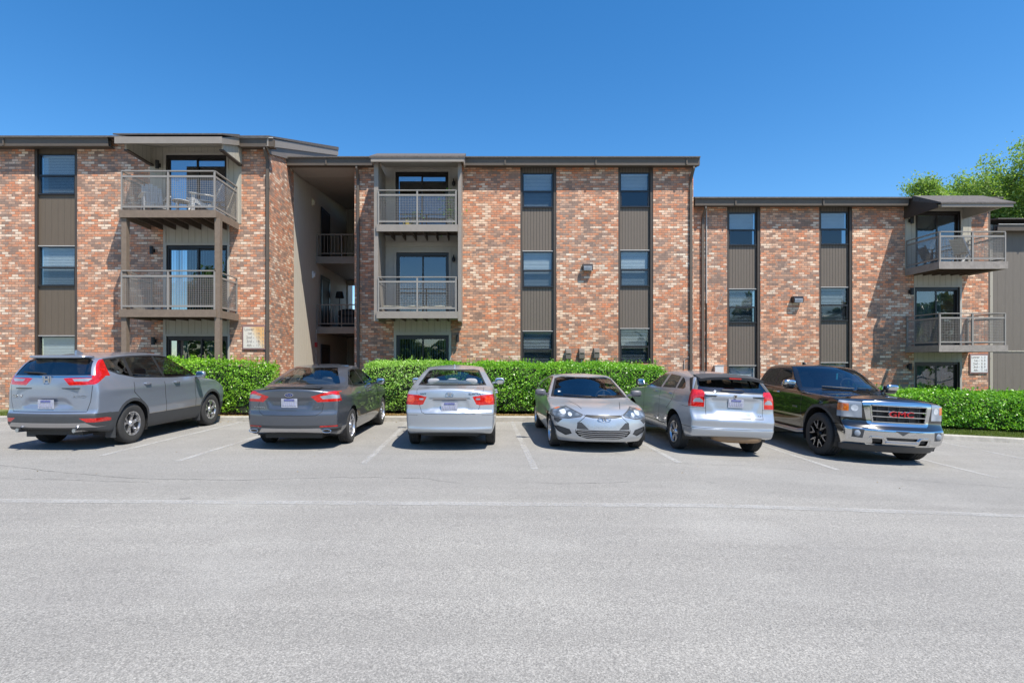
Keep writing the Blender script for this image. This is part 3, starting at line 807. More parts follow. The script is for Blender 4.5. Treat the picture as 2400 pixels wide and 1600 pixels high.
downspout(bc, X(840), YC, zg0, .6); downspout(bc, X(1615)+.05, YC, zg0, .3)
rf = MB()
rf.prism([(YC-.40, zg1+.01), (27, zg1+.36*9), (27, zg1+.36*9-.14), (YC-.40, zg1-.03)], 'x', PX(664, YC-.4), PX(1642, YC-.4))
xa, xb = PX(869, YC-1.6), PX(1087, YC-1.6)
rf.prism([(YC-1.62, PZ(366, YC-1.6)), (YC-.405, zg1+.10), (YC-.405, zg1+.0), (YC-1.62, PZ(366, YC-1.6)-.06)], 'x', xa-.04, xb+.03); rf.build('roof', M['roof'], bc)
fa = MB(); fa.box(xa, xb, YC-1.60, YC-1.56, PZ(379, YC-1.6), PZ(369, YC-1.6))
za = PZ(369, YC-1.6); zb_ = PZ(379, YC-1.6)
for x_ in (xa, xb-.04): fa.prism([(YC-1.56, zb_), (YC-.36, zb_+.25), (YC-.36, zg1), (YC-1.56, za-.01)], 'x', x_, x_+.04)
fa.build('fascia', M['fascia_grey'], bc)
fn = MB(); YF = YC-1.30
xf = [(PX(876.5, YF), PX(886.5, YF)), (PX(1073.5, YF), PX(1081, YF))]
for a, c in xf: fn = MB(); fn.box(a, c, YF, YC-.02, PZ(752, YF), zb_+.12); fn.build('side_fin', M['fascia_grey'], bc)
fn = MB(); fn.prism([(YF-.24, zb_+.08), (YC-.02, zb_+.40), (YC-.02, zb_+.43), (YF-.24, zb_+.11)], 'x', xf[0][1], xf[1][0]); fn.build('soffit', M['siding_plain'], bc)
lg = MB(); lg.box(xs0, xf[1][0]+.05, YC-.06, YC-.016, 5.80, 5.96); lg.build('ledger_board', M['siding_plain'], bc)
for ztop, yb in ((6.22, .22), (3.47, .22)): balcony(bc, PX(882, YF-.06), PX(1073, YF-.06), YC-.02, YF-.06, ztop, yb, 1.09, (0, 1, 0), wood=M['fascia_grey'], nj=6)
# breezeway between the wings
br = empty('breezeway_stairwell', label='dark open stairwell passage between the left and middle wings with two railed landings', cat='stairwell')
xw0, xw1 = PX(632, YL)+.0, xL
yl = 21.1
def ZB(z): return EYE+(z-EYE)*21.1/20.2
for ztop, zbm in ((ZB(5.86), ZB(5.60)), (ZB(3.20), ZB(2.95))):
    m = MB(); m.box(xw0, xw1, yl, yl+.08, zbm, ztop); m.box(xw0, xw1, yl+.08, 25.9, zbm+.06, ztop-.01)
    o = m.build('landing', M['fascia'], br)
    r = MB(); r.bar((xw0+.04, yl+.04, ztop+.88), (xw1, yl+.04, ztop+.88), .04); r.bar((xw0+.04, yl+.04, ztop+.13), (xw1, yl+.04, ztop+.13), .03)
    r.box(xw0+.02, xw0+.06, yl+.02, yl+.06, ztop, ztop+.88)
    for i in range(1, 16):
        x = xw0+.04+(xw1-xw0)*i/16; big = i % 7 == 0; wv = .03 if big else .014
        r.box(x-wv/2, x+wv/2, yl+.04-wv/2, yl+.04+wv/2, ztop+(0 if big else .13), ztop+.88)
    r.build('railing', M['rail_dark'] if False else M['fascia'], o)
m = MB(); zc = PZ(386.5, YC-.36)
m.prism([(YC-.20, zc+.03), (YC+.9, zc+.03), (YC+.9, zc+.07), (YC-.20, zc+.07)], 'x', xw0+.02, xw1)
m.prism([(YC+.9, zc+.03), (25.9, zc+.8), (25.9, zc+.9), (YC+.9, zc+.08)], 'x', xw0+.02, xw1)
m.build('ceiling', M['soffit'], br)
m = MB(); m.box(xw0, xw1+.2, 25.9, 26.05, 0, 3.0); m.box(xw0, xw1+.2, 25.9, 26.05, 5.6, 11.6)
for k in range(5): a = xw0+(xw1-xw0)*k/5; m.box(a, a+.05, 25.9, 26.0, 3.0, 5.6)
m.box(xw0, xw1+.2, 25.9, 26.05, 3.0, 4.05)
m.build('back_wall', M['siding'], br)
for ztop in (.45, ZB(3.2), ZB(5.86)):
    m = MB(); m.box(xw0-.0, xw0+.03, 21.8, 22.8, ztop, ztop+2.05); o = m.build('door', M['trim'], br)
    m = MB(); m.box(xw0, xw0+.05, 21.7, 21.8, ztop, ztop+2.15); m.box(xw0, xw0+.05, 22.8, 22.9, ztop, ztop+2.15); m.box(xw0, xw0+.05, 21.8, 22.8, ztop+2.05, ztop+2.15); m.build('door_frame', M['frame'], o)
m = MB(); m.box(xw0+.031, xw0+.036, 21.95, 22.18, 1.45, 1.75); m.build('notice', M['white'], [c for c in br.children if c.name.startswith('door')][0])
# breezeway wall lamps, pull station
for (px, py, cl, lab) in ((732, 475, 'cream', 'cream box lamp high on the stairwell side wall beside the top landing'), (733, 644, 'white', 'white box lamp on the stairwell side wall beside the middle landing')):
    d = -PX(632, YL)*F/(VX-px); z = PZ(py, d); t = empty('box_lamp', (xw0, d, z), label=lab, cat='wall lamp', group='box lamps in the stairwell')
    m = MB(); m.box(0, .06, -.09, .09, -.13, .13); m.build('lamp_housing', M[cl], t); m = MB(); m.blob((.07, 0, .0), (.08, .15, .2), 3); m.build('lamp_cover', M[cl], t, smooth=True)
d = -PX(632, YL)*F/(VX-741); z = PZ(808, d)
t = empty('fire_alarm_box', (xw0, d-.12, z), label='small red fire alarm pull box with conduit on the stairwell side wall', cat='alarm box')
m = MB(); m.box(0, .07, -.07, .07, -.09, .09); m.box(.07, .085, -.04, .04, -.03, .01); m.build('box', M['red_box'], t)
m = MB(); m.tube([(.03, 0, .09), (.03, 0, .25), (.03, .05, .36), (.03, .05, .6)], .012, 6); m.tube([(.03, 0, -.09), (.03, 0, -1.0)], .012, 6); m.build('conduit', M['sill'], t)

# ================================================================== RIGHT WING
bR = empty('apartment_wing', label='right brick wing, one storey lower, with cantilevered balconies at its far end', cat='apartment building')
X = lambda px: PX(px, YR); Z = lambda py: PZ(py, YR)
zt = PZ(481, YR-.36)+.30
doorsR = [(X(2143), X(2248), -.15, Z(848)), (X(2143), X(2248), 2.42, Z(673)), (X(2145), X(2250), 5.16, Z(495))]
b = MB(); xe = X(2316)
wall_boxes(b, [(xR2+.003, X(1704), -1, zt), (X(1782), X(1920), -1, zt), (X(1998), X(2121), -1, zt), (X(2121), X(2142), -1, 5.10), (X(2254), X(2276), -1, 5.10), (X(2276), xe, -1, zt)], YR)
b.box(xe-.28, xe, YR+.28, 27, -1, zt); b.build('brick_wall', M['brick'], bR)
s = MB(); siding_with_doors(s, X(2142), X(2254), -1, 5.10, doorsR[:2], YR); siding_with_doors(s, X(2121), X(2276), 5.101, zt, doorsR[2:], YR, off=.012); s.build('siding', M['siding'], bR)
tr = MB()
for (a, c, z0, z1) in doorsR: tr.box(c, c+.06, YR-.04, YR+.02, z0, z1+.05); tr.box(a-.02, c, YR-.04, YR+.02, z1, z1+.05)
tr.build('door_trim', M['siding_plain'], bR)
for q, (a, c, z0, z1) in enumerate(doorsR): sliding_door(bR, a, c, z0, z1, YR+.02, ('curtain', 'half', 'vertical')[q], 40+q, .5)
strip(bR, X(1704), X(1782), [(Z(496.5), Z(575)), (Z(677), Z(757)), (Z(857), Z(935))], -1, zt, YR, ['half', 'tilted', 'closed'], M['panel'], seed=50)
strip(bR, X(1920), X(1998), [(Z(495), Z(573)), (Z(673), Z(752)), (Z(850), Z(928))], -1, zt, YR, ['half', 'tilted', 'closed'], M['panel'], seed=60)
zg1, zg0 = PZ(463.5, YR-.36), PZ(481, YR-.36)
gutter(bR, PX(1630, YR-.36), PX(2132, YR-.36), YR, zg1, zg0)
downspout(bR, X(1646), YR, zg0, -.2); downspout(bR, xe+.06, YR+.1, zt-.02, -.5)
m = MB(); xc = X(1655); m.tube([(xc, YR-.03, zg0), (xc, YR-.03, Z(711))], .022, 8); m.build('conduit', M['sill'], bR)
m = MB(); m.tube([(xc, YR-.03, Z(711)), (xc, YR-.03, -.3)], .022, 8); m.build('conduit', M['trim'], bR)
rf = MB(); rf.prism([(YR-.40, zg1+.02), (26, zg1+2.0), (26, zg1+1.86), (YR-.40, zg1-.03)], 'x', PX(1629, YR-.4), xe+.15)
xa, xb = PX(2206, 17.35), PX(2374, 17.35)
za, zb_ = PZ(476, 17.35), PZ(485, 17.35)
rf.prism([(YR-1.55, za+.02), (YR-.405, zg1+.06), (YR-.405, zg1-.14), (YR-1.55, za-.03)], 'x', xa-.05, xb+.05); rf.build('roof', M['roof'], bR)
fa = MB(); fa.box(xa, xb, YR-1.52, YR-1.48, zb_, za-.02)
fa.prism([(YR-1.48, zb_), (YR-.36, zb_+.36), (YR-.36, zg1-.1), (YR-1.48, za-.03)], 'x', xb-.04, xb)
fa.build('fascia', M['fascia_grey'], bR)
ck = MB(); xcl, xcr = X(2121), PX(2344, YR-1.38)
zc = PZ(515, YR)+.02
ck.prism([(YR-.02, zc), (YR-1.38, zc), (YR-1.38, za+.01), (YR-.36, zg1-.03), (YR-.02, zg1+.06)], 'x', xcl-.05, xcl); ck.build('roof_cheek', M['trim'], bR)
ck = MB(); ck.prism([(YR-.02, zc), (YR-1.38, zc), (YR-1.38, za-.04), (YR-.36, zg1-.12), (YR-.02, zg1-.05)], 'x', xcr, xcr+.05); ck.build('roof_cheek', M['siding_plain'], bR)
ck = MB(); ck.prism([(YR-1.46, za-.06), (YR-.02, za+.28), (YR-.02, za+.31), (YR-1.46, za-.035)], 'x', xcl, xcr); ck.build('soffit', M['siding_plain'], bR)
for ztop, yb in ((5.15, .24), (2.42, .22)): balcony(bR, PX(2201, YR-1.42), PX(2363, YR-1.42), YR, YR-1.42, ztop, yb, .98 if ztop > 4 else 1.04, (0, 1, 0), wood=M['wood_grey'], nj=6)

# ================================================================== FAR BLOCK
bf = empty('apartment_wing', label='beige siding block at the far right edge beyond the brick, partly hidden by the balconies', cat='apartment building')
YFb = 20.6; m = MB(); x0 = PX(2322, YFb); zt = PZ(527, YFb)
m.box(x0, x0+14, YFb, YFb+8, -1, zt); m.build('siding', siding_mat('siding_taupe', (.155,.133,.110), .3, .01, .85), bf)
m = MB(); m.box(x0-.06, x0+.04, YFb-.04, YFb, -1, zt); m.box(x0+.04, x0+14, YFb-.02, YFb, PZ(824, YFb), PZ(824, YFb)+.04); m.build('corner_board', M['siding'], bf)
gutter(bf, x0-.05, x0+14, YFb, PZ(525, YFb-.36), PZ(540, YFb-.36))
m = MB(); m.prism([(YFb-.4, zt+.16), (YFb+8, zt+1.6), (YFb+8, zt+1.5), (YFb-.4, zt+.12)], 'x', x0-.1, x0+14.2); m.build('roof', M['roof'], bf)

# ------------------------------------------------------------------ things fixed to or standing on the building
sconce(374.5, 389, YL-.015, 'black sconce on the pale siding left of the top left balcony door'); sconce(361, 588, YL, 'black sconce on shaded brick left of the middle door of the left wing'); sconce(364.5, 799, YL, 'black sconce on brick left of the ground floor patio door of the left wing')
sconce(1063.5, 430, YC-.015, 'black flask-shaped sconce right of the upper middle balcony door', bottle=True); sconce(1063.5, 607, YC-.015, 'black flask-shaped sconce right of the lower middle balcony door', bottle=True); sconce(1073, 793, YC, 'black sconce on brick right of the middle ground floor blinds')
sconce(2131, 518, YR-.015, 'black sconce under the roof cheek left of the top right balcony door'); sconce(2131, 684, YR, 'black sconce on shaded brick left of the middle door of the right wing'); sconce(2127, 859, YR, 'black sconce on brick left of the ground floor door of the right wing')

def wall_pack(px, py, Y, label):
    t = empty('flood_light', (PX(px, Y), Y-.002, PZ(py, Y)), label=label, cat='wall light', group='box shaped flood lights on the brick')
    m = MB(); m.prism([(0, -.08), (-.10, -.11), (-.17, -.10), (-.19, .02), (-.17, .11), (0, .11)], 'x', -.17, .17); m.build('housing', M['frame'], t)
    m = MB(); m.prism([(-.105, -.117), (-.177, -.107), (-.197, .015), (-.19, .03), (-.10, -.10)], 'x', -.14, .14); m.build('lens', M['clear'], t)
wall_pack(1375.5, 628, YC, 'bronze flood light box high on the middle wing brick'); wall_pack(1865, 703, YR, 'bronze flood light box on the right wing brick')
for i, (px, lab) in enumerate(((1331, 'leftmost of the three brown meter boxes above the hedge'), (1362.5, 'middle of the three brown meter boxes above the hedge'), (1397, 'rightmost of the three brown meter boxes above the hedge'))):
    x = PX(px, YC); zc = PZ(829+(-1)*i, YC); t = empty('meter_box', (x, YC-.002, zc), label=lab, cat='utility box', group='brown meter boxes on the brick')
    m = MB(); m.prism([(0, -.19), (-.13, -.17), (-.15, .0), (-.10, .16), (0, .17)], 'x', -.09, .09); m.build('box', M['fascia'], t)
    m = MB(); m.prism([(-.152, -.02), (-.165, .02), (-.12, .12), (-.105, .10)], 'x', -.07, .07); m.build('cover', M['gutter'], t)
    m = MB(); m.tube([(0, -.05, -.19), (.0, -.05, -.9)], .02, 8); m.build('conduit', M['sill'], t)
x = PX(1682.5, YR); t = empty('cable_box', (x, YR-.002, PZ(866, YR)), label='white cable box low on the brick beside the right wing window strip', cat='utility box')
m = MB(); m.box(-.15, .15, -.12, 0, -.16, .14); m.build('box', M['white'], t); m = MB(); m.box(-.16, .16, -.135, -.0, .14, .16); m.tube([(.0, -.05, -.16), (0, -.05, -.8)], .015, 6); m.build('cover', M['white'], t)
# cable running down the brick
m = MB(); m.tube([(PX(1704, YR)-.02, YR-.012, PZ(668, YR)), (PX(1680, YR), YR-.012, PZ(725, YR)), (PX(1662, YR), YR-.012, PZ(765, YR)), (PX(1640, YR), YR-.012, PZ(805, YR))], .006, 5)
tag(m.build('wall_cable', M['sill']), 'thin pale cable slanting down the brick of the right wing', 'cable')
m = MB(); m.tube([(PX(1603, YC), YC-.02, PZ(865, YC)), (PX(1603, YC), YC-.02, PZ(843, YC)), (PX(1614, YC), YC-.02, PZ(836, YC))], .012, 6)
tag(m.build('vent_pipe', M['sill']), 'bent white pipe on the brick beside the corner downspout', 'pipe')

def unit_sign(px0, px1, py0, py1, Y, label, lines, aged):
    cx, cz = PX((px0+px1)/2, Y), PZ((py0+py1)/2, Y); w_, h_ = (px1-px0)*Y/F, (py1-py0)*Y/F
    t = empty('unit_sign', (cx, Y-.004, cz), label=label, cat='sign', group='unit number signs on the brick')
    m = MB(); m.box(-w_/2, w_/2, -.03, 0, -h_/2, h_/2); m.build('sign_frame', simple('sign_frame', (.26,.15,.14), .6), t)
    k = NT('sign_face'); c = k.coord(); sp = k.n('SeparateXYZ'); k.l(c, sp.inputs[0])
    if aged: col = k.ramp(k.math('ADD', k.math('MULTIPLY', sp.outputs[0], 1.6), k.math('MULTIPLY', sp.outputs[2], .9)), [(.0, (.68,.64,.56)), (.18, (.72,.54,.33)), (.42, (.72,.42,.17))])
    else: col = k.ramp(k.noise(c, 2), [(.3, (.66,.66,.66)), (.7, (.72,.71,.69))])
    k.set(Base_Color=col, Roughness=.5)
    m = MB(); m.box(-w_/2+.035, w_/2-.03, -.036, -.031, -h_/2+.045, h_/2-.055); m.build('sign_face', k.m, t)
    mt = simple('sign_ink', (.30,.26,.24), .6); tm = MB(); n = len(lines)
    for i, (l1, l2) in enumerate(lines):
        zz = h_*.33-h_*.165*i
        for s_, xx, al in ((l1, .02*w_, 'RIGHT'), (l2, .10*w_, 'LEFT')):
            vs, fs = text_mb(s_, h_*.155, .004, al); tm.add([(v[0]+xx, -.039-v[2], v[1]+zz) for v in vs], fs)
    tm.build('lettering', mt, t, fix=False)
unit_sign(569, 623, 762, 819, YL, 'sun-yellowed unit number board on brick left of the corner downspout', [('Lower', '11, 12'), ('1st -', '14, 15'), ('2nd -', '13, 16'), ('3rd -', '18, 19'), ('4th -', '17, 20')], True)
unit_sign(2271, 2314, 829, 875, YR, 'whiter unit number board on brick under the far right balcony', [('Lower', '1, 2'), ('1st -', '4, 5'), ('2nd -', '3, 6'), ('3rd -', '8, 9'), ('4th -', '7, 10')], False)

def adirondack(loc, rz, label, s=1.0):
    t = empty('lounge_chair', loc, rz, label, 'chair', 'white slatted chairs on the top left balcony')
    m = MB(); tl = Matrix.Rotation(R(-22), 4, 'X')
    for i in range(5): x = -.22+i*.11; hh = (.72, .80, .84, .80, .72)[i]; m.box(x-.048, x+.048, -.012, .012, 0, hh, Matrix.Translation((0, .12, .30)) @ tl)
    m.box(-.27, .27, -.03, -.012, .15, .20, Matrix.Translation((0, .12, .30)) @ tl); m.box(-.27, .27, -.03, -.012, .5, .55, Matrix.Translation((0, .12, .30)) @ tl)
    m.build('backrest', M['white'], t)
    m = MB(); sl2 = Matrix.Translation((0, .12, .30)) @ Matrix.Rotation(R(12), 4, 'X')
    for i in range(5): m.box(-.26, .26, -.12-i*.105, -.03-i*.105, 0, .02, sl2)
    m.build('seat', M['white'], t)
    for sx in (-1, 1):
        m = MB(); m.box(sx*.32-.05, sx*.32+.05, -.5, .22, .54, .565); m.build('armrest', M['white'], t)
        m = MB(); m.box(sx*.29-.014, sx*.29+.014, -.44, -.34, 0, .54); m.build('leg', M['white'], t)
        m = MB(); m.bar((sx*.29, -.36, .36), (sx*.29, .45, .02), .028, .11); m.build('leg', M['white'], t)
    return t
adirondack((PX(362, 15.8), 15.75, ZL(5.96)), R(40), 'white slatted chair at the left end of the top left balcony')
adirondack((bx1-.62, 15.75, ZL(5.96)), R(-55), 'white slatted chair leaning back at the right end of the top left balcony')
t = empty('patio_table', (PX(425, 15.7), 15.7, ZL(5.96)), label='small white patio table between the two slatted chairs', cat='table')
m = MB(); m.lathe([(.001, .45), (.25, .45), (.25, .43), (.001, .43)], 'z', 20); m.build('tabletop', M['white'], t)
for k in range(3):
    a = k*2.1+.4; m = MB(); m.bar((.18*math.cos(a), .18*math.sin(a), .43), (.22*math.cos(a), .22*math.sin(a), 0), .03); m.build('leg', M['white'], t)
# potted plant on the upper middle balcony
def pot(loc, label, h=.3, n=130, potmat='cream'):
    t = empty('potted_plant', loc, label=label, cat='potted plant')
    m = MB(); m.lathe([(.001, 0), (.10, 0), (.14, .24), (.12, .24), (.001, .22)], 'z', 16); m.build('pot', M[potmat], t, smooth=True)
    P = rng.normal(0, 1, (n, 3))*[.16, .12, h*.5]+[0, 0, .25+h*.6]; V, Fq = leaf_cloud(P, np.tile([0, 0, 1.], (n, 1)), .09, 1.5, .35); raw_mesh('foliage', V, Fq, M['hedge_deep'], t)
    m = MB()
    for k in range(5): m.tube([(0, 0, .2), (random.uniform(-.12, .12), random.uniform(-.1, .1), .25+h*random.uniform(.7, 1.3))], .006, 5)
    m.build('stems', M['twig'], t)
pot((PX(1056, 17.2), 17.25, 6.22), 'tall potted plant in the right corner of the upper middle balcony', .62, 200)
pot((PX(972, 17.3), 17.4, 6.22), 'small potted plant with yellow bloom behind the upper middle balcony screen', .22, 60)
t = empty('watering_can', (PX(954, 17.2), 17.2, 6.22), label='small yellow watering can on the upper middle balcony floor', cat='watering can')
m = MB(); m.lathe([(.001, 0), (.07, 0), (.08, .05), (.06, .2), (.001, .21)], 'z', 14); m.build('body', M['gold'], t, smooth=True)
m = MB(); m.tube([(.06, 0, .05), (.14, 0, .12), (.19, 0, .24)], [.015, .01, .02], 8); m.build('spout', M['gold'], t, smooth=True)
m = MB(); m.tube([(-.05, 0, .19), (-.12, 0, .16), (-.11, 0, .06), (-.07, 0, .04)], .008, 6); m.build('handle', M['gold'], t, smooth=True)
# rolled shade cloth on the lower middle balcony rail foot
m = MB(); yy = YF+.06; pts = [(PX(898, yy)+i*.115, yy+.02*math.sin(i*1.3), 3.62+.012*math.sin(i*.9)) for i in range(20)]; m.tube(pts, [.028+.009*math.sin(i*1.7) for i in range(20)], 8)
tag(m.build('rolled_cloth', M['cream'], smooth=True), 'pale rolled cloth lying along the foot of the lower middle balcony rail', 'cloth roll')
# folded lounger against the top right balcony wall
t = empty('folding_chair', (PX(2262, 18.3), 18.25, 5.16), R(100), 'white folding chair leaning open on the top right balcony', 'chair')
m = MB()
for sx in (-.22, .22): m.bar((sx, 0, 0), (sx, .45, .95), .035)
m.build('back_frame', M['white'], t); m = MB()
for sx in (-.2, .2): m.bar((sx, .5, 0), (sx, .02, .55), .035)
m.build('front_frame', M['white'], t); m = MB(); m.bar((0, .22, .42), (0, .44, .9), .42, .015, up=(0, -1, .4)); m.build('backrest', M['cream'], t); m = MB(); m.cbox((0, .12, .42), (.42, .4, .02)); m.build('seat', M['cream'], t)
# lamp and storage on the middle landing
t = empty('floor_lamp', (PX(796, 23.6), 23.6, ZB(3.2)), label='black floor lamp standing on the middle stairwell landing', cat='lamp')
m = MB(); m.lathe([(.001, 0), (.15, 0), (.15, .03), (.015, .05), (.013, 1.5), (.001, 1.5)], 'z', 14); m.build('stand', M['black'], t); m = MB(); m.lathe([(.20, 1.45), (.14, 1.72), (.13, 1.72), (.19, 1.45)], 'z', 20); m.build('lamp_shade', M['black'], t, smooth=True)
t = empty('barbecue_grill', (PX(815, 23.8), 23.9, ZB(3.2)), label='black covered grill on the middle stairwell landing', cat='grill')
m = MB(); m.blob((0, 0, .78), (.9, .5, .42), 2.8); m.build('lid', M['black'], t, smooth=True); m = MB(); m.cbox((0, 0, .42), (.8, .45, .4)); m.build('cabinet', M['black'], t)
for sx in (-.35, .35): m = MB(); m.box(sx-.02, sx+.02, -.2, .2, 0, .25); m.build('leg', M['black'], t)
# ------------------------------------------------------------------ hedges, tree, litter
hedge('hedge', 'leftmost hedge, bright green and dense, between the grey suv and the dark grey sedan', PX(395, 15.0), PX(645, 14.9), 14.72, 15.30, lambda x: 1.90+.0*x-.10*np.clip((x+7.2)/1.5, 0, 1), M['hedge_lime'], 1)
hedge('hedge', 'pale green bushy hedge in front of the middle ground floor blinds', PX(846, 14.95)+.0, PX(1035, 15.1), 15.12, 17.6, lambda x: 1.84+.05*np.sin(x*2.2), M['hedge_pale'], 2, leaf=.05)
hedge('hedge', 'long deep green glossy hedge behind the silver cars below the meter boxes', PX(1036, 15.2), PX(1560, 15.2), 15.02, 17.9, lambda x: 1.80-.05*np.clip((x-3)/2, 0, 1)+.02*np.sin(x*1.7), M['hedge_deep'], 3, leaf=.055)
hedge('hedge', 'low loose hedge on the right beyond the black pickup with grass at its foot', PX(2090, 15.9)-2.4, 21, 15.75, 17.5, lambda x: .98+gz(x, 15.7)-gz(13, 15.7)+.05*np.sin(x*1.9)+.13*np.clip((x-14.6)/3, 0, 1), M['hedge_deep'], 4, leaf=.07, dens=1000, low=.12)

def scatter_stuff(name, X0, X1, Y0, Y1, n, size, mat, dz, up=True, label=None):
    x = rng.uniform(X0, X1, n); y = rng.uniform(Y0, Y1, n); P = np.stack([x, y, gz(x, y)+dz], 1)
    if up:
        h = rng.uniform(.5, 1.2, n)*size; a = rng.uniform(0, 2*np.pi, n); lean = rng.normal(0, .35, (n, 2))*h[:, None]; wv = .006
        dx = np.cos(a)*wv; dy = np.sin(a)*wv
        V = np.stack([P+np.stack([dx, dy, 0*x], 1), P-np.stack([dx, dy, 0*x], 1), P+np.stack([lean[:, 0]-dx*.3, lean[:, 1]-dy*.3, h], 1), P+np.stack([lean[:, 0]+dx*.3, lean[:, 1]+dy*.3, h], 1)], 1).reshape(-1, 3)
        Fq = np.arange(4*n).reshape(-1, 4)
    else: V, Fq = leaf_cloud(P, np.tile([0, 0, 1.], (n, 1)), size, .35, .5)
    return tag(raw_mesh(name, V, Fq, mat), kind='stuff')
scatter_stuff('grass', 8.5, 26, KY+.12, 16.1, 42000, .07, M['blade'], .11)
scatter_stuff('grass', -14, -8.3, KY+.12, 15.7, 9000, .07, M['blade'], .11)
scatter_stuff('leaf_litter', -8.2, 9.8, KY+.17, 15.25, 16000, .045, M['dryleaf'], .128, up=False)
scatter_stuff('leaf_litter', -8, 9, KY-.25, KY+.02, 420, .035, M['dryleaf'], .008, up=False)
scatter_stuff('leaf_litter', -8, 12, 7.5, KY-.3, 90, .03, M['dryleaf'], .008, up=False)

def tree(loc, H, label, seed, spread=4.0):
    r = random.Random(seed); g = np.random.default_rng(seed)
    t = empty('tree', loc, label=label, cat='tree', group='spring trees behind the right wing')
    tips = []; mb = MB()
    def grow(p, d, L, rad, lev):
        n = 4; pts = [p]; q = p.copy(); dd = d.copy()
        for i in range(n):
            dd = (dd+Vector((r.gauss(0, .13), r.gauss(0, .13), .06+r.gauss(0, .05)))).normalized(); q = q+dd*L/n; pts.append(q.copy())
            if lev >= 2: tips.append((q.copy(), lev))
        mb.tube(pts, [rad*(1-.45*i/n) for i in range(n+1)], 7 if lev < 2 else 5)
        if lev >= 4: return
        k = r.choice((3, 4)) if lev else 6
        for i in range(k):
            a = r.uniform(0, 2*math.pi); tl = r.uniform(.35, .95); b = pts[r.choice((2, 3, 4)) if lev else r.choice((2, 3, 4, 4))]
            nd = (dd*math.cos(tl)+Vector((math.cos(a), math.sin(a), .1))*math.sin(tl)).normalized()
            grow(b.copy(), nd, L*r.uniform(.58, .8), rad*.52, lev+1)
    grow(Vector((0, 0, 0)), Vector((0, 0, 1)), H*.40, .26, 0)
    mb.build('trunk', M['bark'], t, smooth=True)
    P = []
    for q, lev in tips:
        k = 150 if lev >= 3 else 60
        c = np.array(q)+g.normal(0, 1, (k, 3))*[.30, .30, .24]*(1 if lev > 2 else 1.3); P.append(c)
    P = np.concatenate(P); V, Fq = leaf_cloud(P, np.tile([0, 0, .5], (len(P), 1)), .15, 1.2, .5)
    raw_mesh('crown', V, Fq, M['tree_leaf'], t); return t
tree((PX(2455, 31), 31, -.5), 13.5, 'tall fresh green tree rising behind the right end of the roof', 5)
tree((PX(2475, 36), 36, -.5), 12.2, 'smaller lighter tree just showing above the right wing roof', 9)
tree((PX(2500, 33), 33, -.5), 16, 'tree cut by the right edge of the frame above the beige block', 12)

# the trees across the road behind the camera: seen only in the windows and paintwork
n = 26000; x = rng.uniform(-42, 70, n); u = rng.uniform(0, 1, n)
top = 6.0+7*np.clip((-x-16)/8, 0, 1)+3*np.clip((x-28)/8, 0, 1)+1.6*np.sin(x*.21)+1.3*np.sin(x*.53+1)+.8*np.sin(x*1.3+2)
y = -30+2.5*np.sin(x*.4)+rng.normal(0, .8, n); z = top*np.sqrt(u)+rng.normal(0, .3, n)
V, Fq = leaf_cloud(np.stack([x, y-np.clip(z/8, 0, 1)**2*1.5, z], 1), np.tile([0, 1, .5], (n, 1)), .85, .8, .6)
tag(raw_mesh('distant_trees', V, Fq, M['hedge_back']), kind='stuff')
# ================================================================== VEHICLES
def pchip(pts, x):
    """monotone cubic through (x,y) points"""
    P = np.array(sorted(pts), float); X_, Y_ = P[:, 0], P[:, 1]; h = np.diff(X_); dl = np.diff(Y_)/h; n = len(X_); m = np.zeros(n)
    for i in range(1, n-1):
        if dl[i-1]*dl[i] > 0: w1, w2 = 2*h[i]+h[i-1], h[i]+2*h[i-1]; m[i] = (w1+w2)/(w1/dl[i-1]+w2/dl[i])
    m[0], m[-1] = dl[0], dl[-1]
    x = np.clip(x, X_[0], X_[-1]); i = np.clip(np.searchsorted(X_, x)-1, 0, n-2); t = (x-X_[i])/h[i]
    return (1+2*t)*(1-t)**2*Y_[i]+t*(1-t)**2*h[i]*m[i]+t*t*(3-2*t)*Y_[i+1]+t*t*(t-1)*h[i]*m[i+1]

